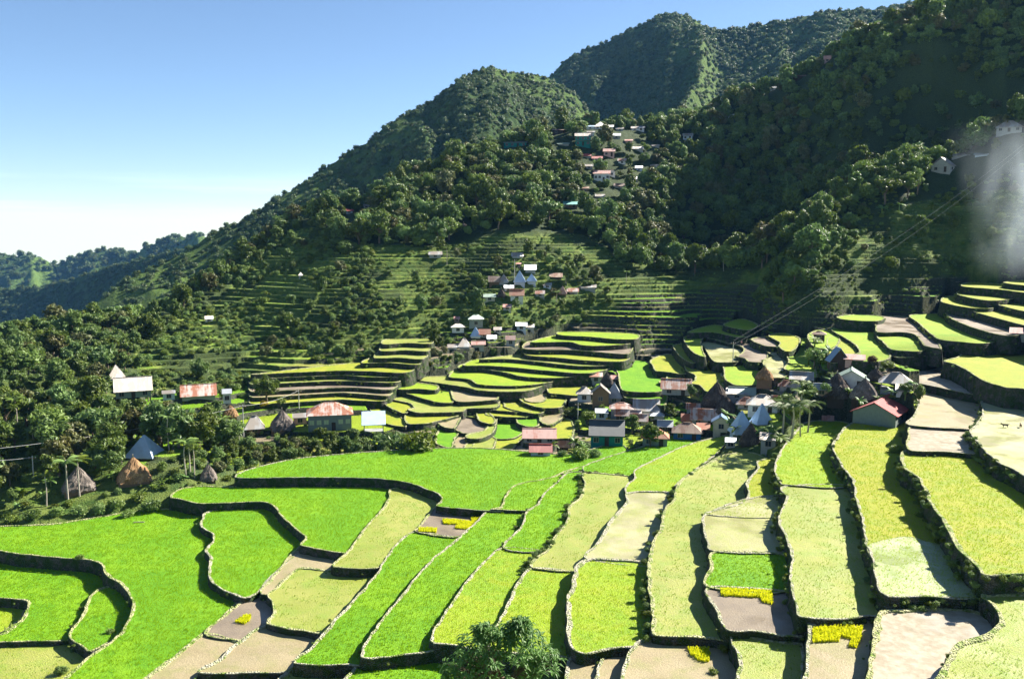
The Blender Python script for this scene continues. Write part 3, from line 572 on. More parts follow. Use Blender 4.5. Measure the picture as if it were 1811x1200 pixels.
# ------------------------------------------------------------------ far mountains: one polar sheet of real slopes
MT = [
 dict(c='40,640,600 120,570,620 200,508,650 300,457,690 370,416,710 440,381,730 500,346,750 570,301,780 640,256,800 700,213,820 760,181,850 820,133,880 865,119,900 905,129,930 960,134,960 1010,160,980 1060,220,1000 1125,262,1000', sf=.50, sb=.6, A=20, L=110,
      sp=[(866, 26, 26), (720, 22, 18), (575, 20, 22), (960, 14, 18), (800, 18, 14), (640, 16, 12)]),
 dict(c='840,200,1500 975,134,1450 1000,106,1450 1040,86,1450 1080,70,1440 1130,46,1430 1165,28,1420 1190,22,1400 1215,26,1400 1240,42,1400 1270,56,1400 1300,50,1380 1340,45,1360 1400,36,1340 1460,20,1300 1530,19,1280 1600,6,1260 1700,-8,1240 1950,-60,1200', sf=.52, sb=.6, A=28, L=170,
      sp=[(1192, 26, 62), (1010, 14, 20), (1450, 26, 30), (1330, 20, 18), (1560, 20, 20), (1100, 20, 10)]),
 dict(c='-260,430,2300 -100,446,2300 0,452,2300 55,449,2300 100,466,2300 165,444,2300 205,440,2300 240,450,2250 255,433,2200 300,419,2150 350,414,2100 400,425,2100 600,470,2000', sf=.42, sb=.5, A=60, L=260, sp=[(60, 30, 50), (165, 20, 40), (255, 16, 45)]),
 dict(c='-260,500,1500 0,512,1450 70,508,1420 130,492,1400 200,470,1350 270,452,1300 340,436,1250 500,440,1200', sf=.40, sb=.35, A=34, L=170, sp=[(140, 26, 30), (250, 20, 26)]),
 dict(c='-260,585,900 0,592,880 50,604,860 120,625,840 260,650,800', sf=.3, sb=.25, A=14, L=120, sp=[]),
]
faz = np.arange(-41, 41.01, .075); frad = np.concatenate([np.arange(470, 1100, 5.), np.arange(1100, 1700, 8.), np.arange(1700, 3600, 22.)])
FA, FR = np.meshgrid(np.radians(faz), frad); FX = np.sin(FA)*FR; FY = np.cos(FA)*FR
FZ = np.full(FX.shape, -125.)+fbm(FX/150, FY/150, 200, 4)*14; FM = np.zeros(FX.shape, int)
for mi, M in enumerate(MT):
    W3 = [atdist(*map(float, s.split(','))) for s in M['c'].split()]
    ca = [math.atan2(p[0], p[1]) for p in W3]; cr = [math.hypot(p[0], p[1]) for p in W3]; cz = [p[2] for p in W3]
    rc = np.interp(FA, ca, cr); zc = np.interp(FA, ca, cz)
    edge = ss(0, .03, FA-ca[0])*ss(0, .03, ca[-1]-FA) if mi < 2 else 1
    d = rc-FR; front = np.clip(d, 0, None); back = np.clip(-d, 0, None)
    u = FA*rc/M['L']
    lean = front*.35/M['L']
    rid = 1-np.abs(fbm(u+lean*.6, FR/M['L']*.35, 300+mi, 4))*2.2
    rid2 = 1-np.abs(fbm(u*3.1, FR/M['L']*1.1, 340+mi, 3))*2
    grow = ss(0, M['L']*1.3, front)
    sl_ = M['sf']*(1+.25*vn(u*.7, u*0, 360+mi))
    z = zc - sl_*front**.97*1.1 - M['sb']*back + (rid-.6)*M['A']*grow + (rid2-.6)*M['A']*.28*ss(0, M['L']*.5, front)
    for spx, wd, am in M['sp']:
        sa = math.atan2((spx-905.5)/F, 1); wa = wd/F
        dr = FA - sa + front/cr[0]*.0 - .02*np.sin(front/ M['L'])*1.2
        z = z + am*(np.exp(-np.sqrt(dr**2+(wa*.15)**2)/wa)-.25*np.exp(-np.abs(dr)/(3*wa)))*ss(0, M['L']*1.6, front)*(1-ss(M['L']*3.5, M['L']*6, front))
    z = z + fbm(FX/24, FY/24, 380+mi, 3)*3
    z = z-(1-edge)*900
    k = z > FZ; FZ = np.where(k, z, FZ); FM = np.where(k, mi+1, FM)
fn, fa_ = FX.shape; idx = np.arange(fn*fa_).reshape(fn, fa_)
q = np.stack([idx[:-1, :-1], idx[:-1, 1:], idx[1:, 1:], idx[1:, :-1]], -1).reshape(-1, 4)[:, ::-1]
me = bpy.data.meshes.new('mountains'); me.vertices.add(fn*fa_)
me.vertices.foreach_set('co', np.stack([FX.ravel(), FY.ravel(), FZ.ravel()], 1).ravel())
me.loops.add(q.size); me.loops.foreach_set('vertex_index', q.ravel().astype(np.int32))
me.polygons.add(len(q)); me.polygons.foreach_set('loop_start', np.arange(0, q.size, 4, dtype=np.int32)); me.polygons.foreach_set('loop_total', np.full(len(q), 4, np.int32))
me.polygons.foreach_set('use_smooth', [True]*len(q)); me.update(calc_edges=True)
at = me.attributes.new('grass', 'FLOAT', 'POINT')
GRS = ss(-.1, .35, fbm(FX/130, FY/130, 500, 4)+.1)*np.where(FM == 3, 1, .8); GRS = np.clip(GRS+np.where((FM == 1) & (FX/FY < -.2), .45, np.where(FM >= 3, .35, 0))*ss(-.5, .2, fbm(FX/60, FY/60, 501, 3)), 0, 1); at.data.foreach_set('value', GRS.ravel().astype(np.float32))
a = N('mountains'); fine = a.noise(.25, 6, None, .7); v = a.vor(.11)
col = a.mix(a.mr(fine, .35, .65), (.022, .05, .014), (.05, .085, .022)); gr_ = a.mix(a.mr(fine, .35, .7), (.07, .13, .025), (.12, .17, .04))
col = a.mix(a.attr('grass'), col, gr_)
a.bsdf(col, .95, .1, a.bump(a.math('ADD', fine, a.math('MULTIPLY', v, -.7)), 5.))
me.materials.append(MATS['mountains']); o = link(bpy.data.objects.new('mountains', me)); tag(o, kind='structure')
# land carried on between and behind the mountains
bm_ = [(-3400, 300, -140), (3400, 300, -140), (3400, 3700, -140), (-3400, 3700, -140)]
o = mesh('far_ground', bm_, [(0, 1, 2, 3)], MATS['mountains']); tag(o, kind='structure')
# ------------------------------------------------------------------ building materials
def tin(name, base, rust=None, rf=.5, rough=.45, metal=.25, pitch=4.2):
    a = N(name); tcn = a.n('TexCoord').outputs['Object']
    wv = a.n('TexWave', wave_type='BANDS', bands_direction='X'); a.inp(wv, 0, tcn); wv.inputs['Scale'].default_value = pitch/2; wv.inputs['Distortion'].default_value = 0
    sheet = a.noise(1.2, 2, a.scale((1, .15, .15), tcn)); dirt = a.noise(.9, 6, tcn)
    col = a.mix(a.mr(dirt, .35, .7, 0, .5), base, tuple(c*.62 for c in base))
    if rust:
        f = a.mr(a.math('ADD', a.math('MULTIPLY', sheet, .6), a.math('MULTIPLY', dirt, .4)), rf-.06, rf+.06)
        col = a.mix(f, rust, col)
    return a.bsdf(col, rough, .5, a.bump(wv.outputs[0], .05), metal=metal)
tin('tin_white', (.43, .44, .44), (.30, .26, .22), .55); tin('tin_blue', (.22, .34, .50)); tin('tin_pale', (.48, .62, .78)); tin('tin_grey', (.36, .39, .42)); tin('tin_dark', (.075, .085, .09))
tin('tin_rust', (.62, .52, .46), (.36, .12, .055), .52, .7, 0.); tin('tin_brown', (.38, .27, .20), (.22, .11, .07), .5, .75, 0.)
tin('tin_red', (.40, .06, .05), (.5, .13, .10), .42, .6, 0.); tin('tin_orange', (.50, .22, .12), (.42, .12, .05), .5, .7, 0.)
tin('tin_green', (.34, .44, .36)); tin('tin_pink', (.60, .36, .30), (.45, .17, .12), .45, .7, 0.); tin('tin_teal', (.10, .34, .30))
def plain(name, c, r=.85, grain=.35, sc_=1.6):
    a = N(name); tcn = a.n('TexCoord').outputs['Object']; d = a.noise(sc_, 6, tcn); st = a.noise(5, 3, a.scale((3, 3, .25), tcn))
    col = a.mix(a.mr(a.math('ADD', a.math('MULTIPLY', d, .5), a.math('MULTIPLY', st, .5)), .35, .65, grain, 0), c, tuple(q*.35 for q in c)); return a.bsdf(col, r, .25)
plain('white_paint', (.70, .70, .66)); plain('blue_white', (.46, .54, .62)); plain('grey_green', (.20, .25, .22)); plain('teal', (.015, .20, .17)); plain('blue_paint', (.03, .14, .38))
plain('wood', (.20, .13, .08)); plain('dark_wood', (.06, .045, .035)); plain('pale_wood', (.38, .33, .26)); plain('cream', (.52, .48, .34)); plain('concrete', (.34, .35, .33)); plain('pink_wall', (.50, .33, .28))
plain('pole_metal', (.5, .5, .48)); plain('window_glass', (.02, .03, .04), .15, 0); plain('window_light', (.45, .55, .30), .4, .2)
def thatch(name, c1, c2):
    a = N(name); tcn = a.n('TexCoord').outputs['Object']; d = a.noise(3, 6, a.scale((2.5, 2.5, .5), tcn)); e = a.noise(.7, 4, tcn)
    col = a.mix(a.mr(d, .35, .65), c1, c2); col = a.mix(a.mr(e, .45, .6, .5, 0), col, tuple(q*.5 for q in c1)); return a.bsdf(col, .95, .1, a.bump(d, .12))
thatch('thatch_grey', (.12, .10, .085), (.26, .22, .19)); thatch('thatch_brown', (.22, .12, .06), (.42, .27, .14)); thatch('thatch_dark', (.05, .042, .038), (.15, .12, .10))
# ------------------------------------------------------------------ building shapes
def box(vs, fs, x0, x1, y0, y1, z0, z1):
    b = len(vs); vs += [(x0, y0, z0), (x1, y0, z0), (x1, y1, z0), (x0, y1, z0), (x0, y0, z1), (x1, y0, z1), (x1, y1, z1), (x0, y1, z1)]
    fs += [(b, b+3, b+2, b+1), (b+4, b+5, b+6, b+7), (b, b+1, b+5, b+4), (b+1, b+2, b+6, b+5), (b+2, b+3, b+7, b+6), (b+3, b, b+4, b+7)]
def slab(vs, fs, quad, th=.09):              # a sheet with thickness, quad counter-clockwise from above
    b = len(vs); n = len(quad); vs += [tuple(p) for p in quad]+[(p[0], p[1], p[2]-th) for p in quad]
    fs.append(tuple(range(b, b+n))); fs.append(tuple(range(b+2*n-1, b+n-1, -1)))
    for i in range(n): j = (i+1) % n; fs.append((b+i, b+n+i, b+n+j, b+j))
def sag(vs, amt=.04):
    return [(x, y, z+random.uniform(-amt, amt)) for x, y, z in vs]
def roof_mesh(kind, w, d, h, z, ov=.45):
    vs, fs = [], []; a_, b_ = w/2+ov, d/2+ov
    if kind == 'gx':                          # ridge left-right, slope towards the viewer
        slab(vs, fs, [(-a_, -b_, z-.1), (a_, -b_, z-.1), (a_, 0, z+h), (-a_, 0, z+h)]); slab(vs, fs, [(-a_, 0, z+h+.01), (a_, 0, z+h+.01), (a_, b_, z-.1), (-a_, b_, z-.1)])
    elif kind == 'gy':                        # ridge running away, gable to the viewer
        slab(vs, fs, [(-a_, -b_, z-.1), (0, -b_, z+h), (0, b_, z+h), (-a_, b_, z-.1)]); slab(vs, fs, [(0, -b_, z+h+.01), (a_, -b_, z-.1), (a_, b_, z-.1), (0, b_, z+h+.01)])
    elif kind == 'hip':
        r = max(w/2-d/2, w*.12)
        slab(vs, fs, [(-a_, -b_, z), (a_, -b_, z), (r, 0, z+h), (-r, 0, z+h)]); slab(vs, fs, [(a_, -b_, z), (a_, b_, z), (r, 0, z+h)]); slab(vs, fs, [(a_, b_, z), (-a_, b_, z), (-r, 0, z+h), (r, 0, z+h)]); slab(vs, fs, [(-a_, b_, z), (-a_, -b_, z), (-r, 0, z+h)])
    elif kind == 'pyr':
        c = [(-a_, -b_), (a_, -b_), (a_, b_), (-a_, b_)]; t = .12
        for i in range(4):
            p, q = c[i], c[(i+1) % 4]; slab(vs, fs, [(p[0], p[1], z), (q[0], q[1], z), (q[0]*.04, q[1]*.04, z+h), (p[0]*.04, p[1]*.04, z+h)])
    elif kind == 'mono':
        slab(vs, fs, [(-a_, -b_, z-.05), (a_, -b_, z-.05), (a_, b_, z+h), (-a_, b_, z+h)])
    return vs, fs
def thatch_mesh(w, d, h, z, seed):            # steep, bulging, ragged pyramid of straw
    rg = random.Random(seed); vs, fs = [], []; nr, ns = 11, 40; ov = .35
    for i in range(nr+1):
        t = i/nr; rr = (1-t)**.92*(1+.16*math.sin(math.pi*t))
        for j in range(ns):
            an = 2*math.pi*j/ns; c, s = math.cos(an), math.sin(an); p = 5 if t < .5 else 3
            k = (abs(c)**p+abs(s)**p)**(-1/p)
            jt = 1+rg.uniform(-.05, .05)*(1 if i else 2); zz = z-.12+h*t+rg.uniform(-.1, .1)*(1 if 0 < i < nr else .8)
            vs.append(((w/2+ov)*rr*c*k*jt, (d/2+ov)*rr*s*k*jt, zz-(.25*rg.random() if i == 0 else 0)))
    for i in range(nr):
        for j in range(ns): fs.append((i*ns+j, i*ns+(j+1) % ns, (i+1)*ns+(j+1) % ns, (i+1)*ns+j))
    fs.append(tuple(range(ns-1, -1, -1))); fs.append(tuple(nr*ns+j for j in range(ns)))
    return vs, fs
KEEP = []
def house(px, py, wpx, wh, rh, kind, wall, roof, label, rot=0, stilt=0, dep=.75, cat=None, win=None, name=None, openw=False, glass='window_glass', dist=None):
    if dist: x, y, z = atdist(px, py, dist)
    else:
        h = None
        for dy in range(0, 34, 2):
            h = hit(px, py+dy, 76, 560)
            if h: py += dy; break
        if h is None: print('miss', label); return
        x, y, z = h
    if px > 925 and py > 640: wpx *= 1.1; rh *= 1.1; wh *= 1.05
    f = proj(x, y, z)[2]; k = f/F; w_ = wpx*k; d = w_*dep; H = wh*k; RH = rh*k*1.05; ST = stilt*k
    thatchy = roof.startswith('thatch')
    ov = .45 if w_ > 3.5 else .25
    w_ = max(w_-2*ov, w_*.6); d = max(d-2*ov, d*.6)
    yb = d*.5; r = math.hypot(x, y); x, y = x*(r+yb)/r, y*(r+yb)/r      # the front wall stands on the clicked point
    z = max(z, float(ground_z(x, y)[0])-.8 if not dist else z); z0 = z
    nm = name or ('thatched_hut' if thatchy else 'house'); c = cat or ('hut' if thatchy else 'house')
    rz = -math.atan2(x, y)+R(rot)
    o = empty(nm, (x, y, z0), rz, label, c)
    H0 = ST
    vs, fs = [], []
    if not openw:
        box(vs, fs, -w_/2, w_/2, -d/2, d/2, H0-(1.6 if not stilt else 0), H0+H)
        if kind == 'gy': b = len(vs); vs += [(-w_/2, -d/2, H0+H), (w_/2, -d/2, H0+H), (0, -d/2, H0+H+RH*.86), (-w_/2, d/2, H0+H), (w_/2, d/2, H0+H), (0, d/2, H0+H+RH*.86)]; fs += [(b, b+1, b+2), (b+4, b+3, b+5)]
        if kind == 'gx': b = len(vs); vs += [(-w_/2, -d/2, H0+H), (-w_/2, d/2, H0+H), (-w_/2, 0, H0+H+RH*.86), (w_/2, -d/2, H0+H), (w_/2, d/2, H0+H), (w_/2, 0, H0+H+RH*.86)]; fs += [(b+1, b, b+2), (b+3, b+4, b+5)]
        mesh('wall', vs, fs, MATS[wall], o)
    else:
        vs, fs = [], []; box(vs, fs, -w_/2, w_/2, -d/2, d/2, H0-1.2, H0+.12); mesh('floor', vs, fs, MATS['concrete'], o)
    if stilt or openw or (thatchy and wh > 4):
        for sx in (-1, 1):
            for sy in (-1, 1):
                vs, fs = [], []; box(vs, fs, sx*(w_/2-.12)-.09, sx*(w_/2-.12)+.09, sy*(d/2-.12)-.09, sy*(d/2-.12)+.09, -1.5, (H0+H if openw else max(H0, .05)))
                mesh('post', vs, fs, MATS['pale_wood' if openw else 'wood'], o)
    if thatchy:
        vs, fs = thatch_mesh(w_, d, RH, H0+H, int(px*7+py)); rf = mesh('roof', vs, fs, MATS[roof], o)
        vs, fs = [], []; box(vs, fs, -.12, .12, -.12, .12, H0+H+RH-.3, H0+H+RH+.25); mesh('roof_cap', vs, fs, MATS['pale_wood'], rf)
    else:
        vs, fs = roof_mesh(kind, w_, d, RH, H0+H, ov); mesh('roof', sag(vs, .035), fs, MATS[roof], o)
        if kind in ('gx', 'gy', 'hip') and wpx > 24:
            vs, fs = [], []
            if kind == 'gx': box(vs, fs, -w_/2-ov, w_/2+ov, -.12, .12, H0+H+RH-.02, H0+H+RH+.06)
            elif kind == 'gy': box(vs, fs, -.12, .12, -d/2-ov, d/2+ov, H0+H+RH-.02, H0+H+RH+.06)
            else: rr_ = max(w_/2-d/2, w_*.12); box(vs, fs, -rr_, rr_, -.12, .12, H0+H+RH-.02, H0+H+RH+.05)
            mesh('ridge_cap', vs, fs, MATS[roof], o)
    if not openw and H > .9:
        n = win if win is not None else max(1, int(w_/2.2)); rows = 2 if H > 4.4 else 1; fh = H/rows
        side = [(-1, n)] + ([(1, max(1, n-1))] if wpx > 26 else [])
        for r_ in range(rows):
            zc = H0+fh*r_+fh*.56; hh = min(.5, fh*.26)
            for i in range(n):
                xc = -w_/2+w_*(i+.5)/n; ww = min(.5, w_/n*.3)
                if r_ == 0 and i == n//2 and n > 1:      # the door takes one bay of the ground floor
                    vs, fs = [], []; box(vs, fs, xc-.45, xc+.45, -d/2-.05, -d/2+.04, H0+.02, H0+min(2.0, fh*.85)); mesh('door', vs, fs, MATS['dark_wood'], o); continue
                vs, fs = [], []; e = .07
                box(vs, fs, xc-ww-e, xc-ww, -d/2-.06, -d/2+.03, zc-hh-e, zc+hh+e); box(vs, fs, xc+ww, xc+ww+e, -d/2-.06, -d/2+.03, zc-hh-e, zc+hh+e)
                box(vs, fs, xc-ww, xc+ww, -d/2-.06, -d/2+.03, zc+hh, zc+hh+e); box(vs, fs, xc-ww, xc+ww, -d/2-.06, -d/2+.03, zc-hh-e, zc-hh); box(vs, fs, xc-.03, xc+.03, -d/2-.05, -d/2+.03, zc-hh, zc+hh)
                wf = mesh('window', vs, fs, MATS['pale_wood'], o)
                vs, fs = [], []; box(vs, fs, xc-ww, xc+ww, -d/2-.03, -d/2+.01, zc-hh, zc+hh); mesh('pane', vs, fs, MATS[glass], wf)
            if wpx > 26:                                  # one window on the right-hand wall
                vs, fs = [], []; box(vs, fs, w_/2-.02, w_/2+.05, -.45, .45, zc-hh, zc+hh); mesh('window', vs, fs, MATS['window_glass'], o)
        if rows == 2:
            vs, fs = [], []; box(vs, fs, -w_/2-.5, w_/2+.5, -d/2-.55, -d/2-.02, H0+fh-.08, H0+fh+.08); mesh('balcony', vs, fs, MATS['wood'], o)
    KEEP.append((px-wpx*.52, py-stilt-wh-rh, px+wpx*.52, py+2, r))
    return o
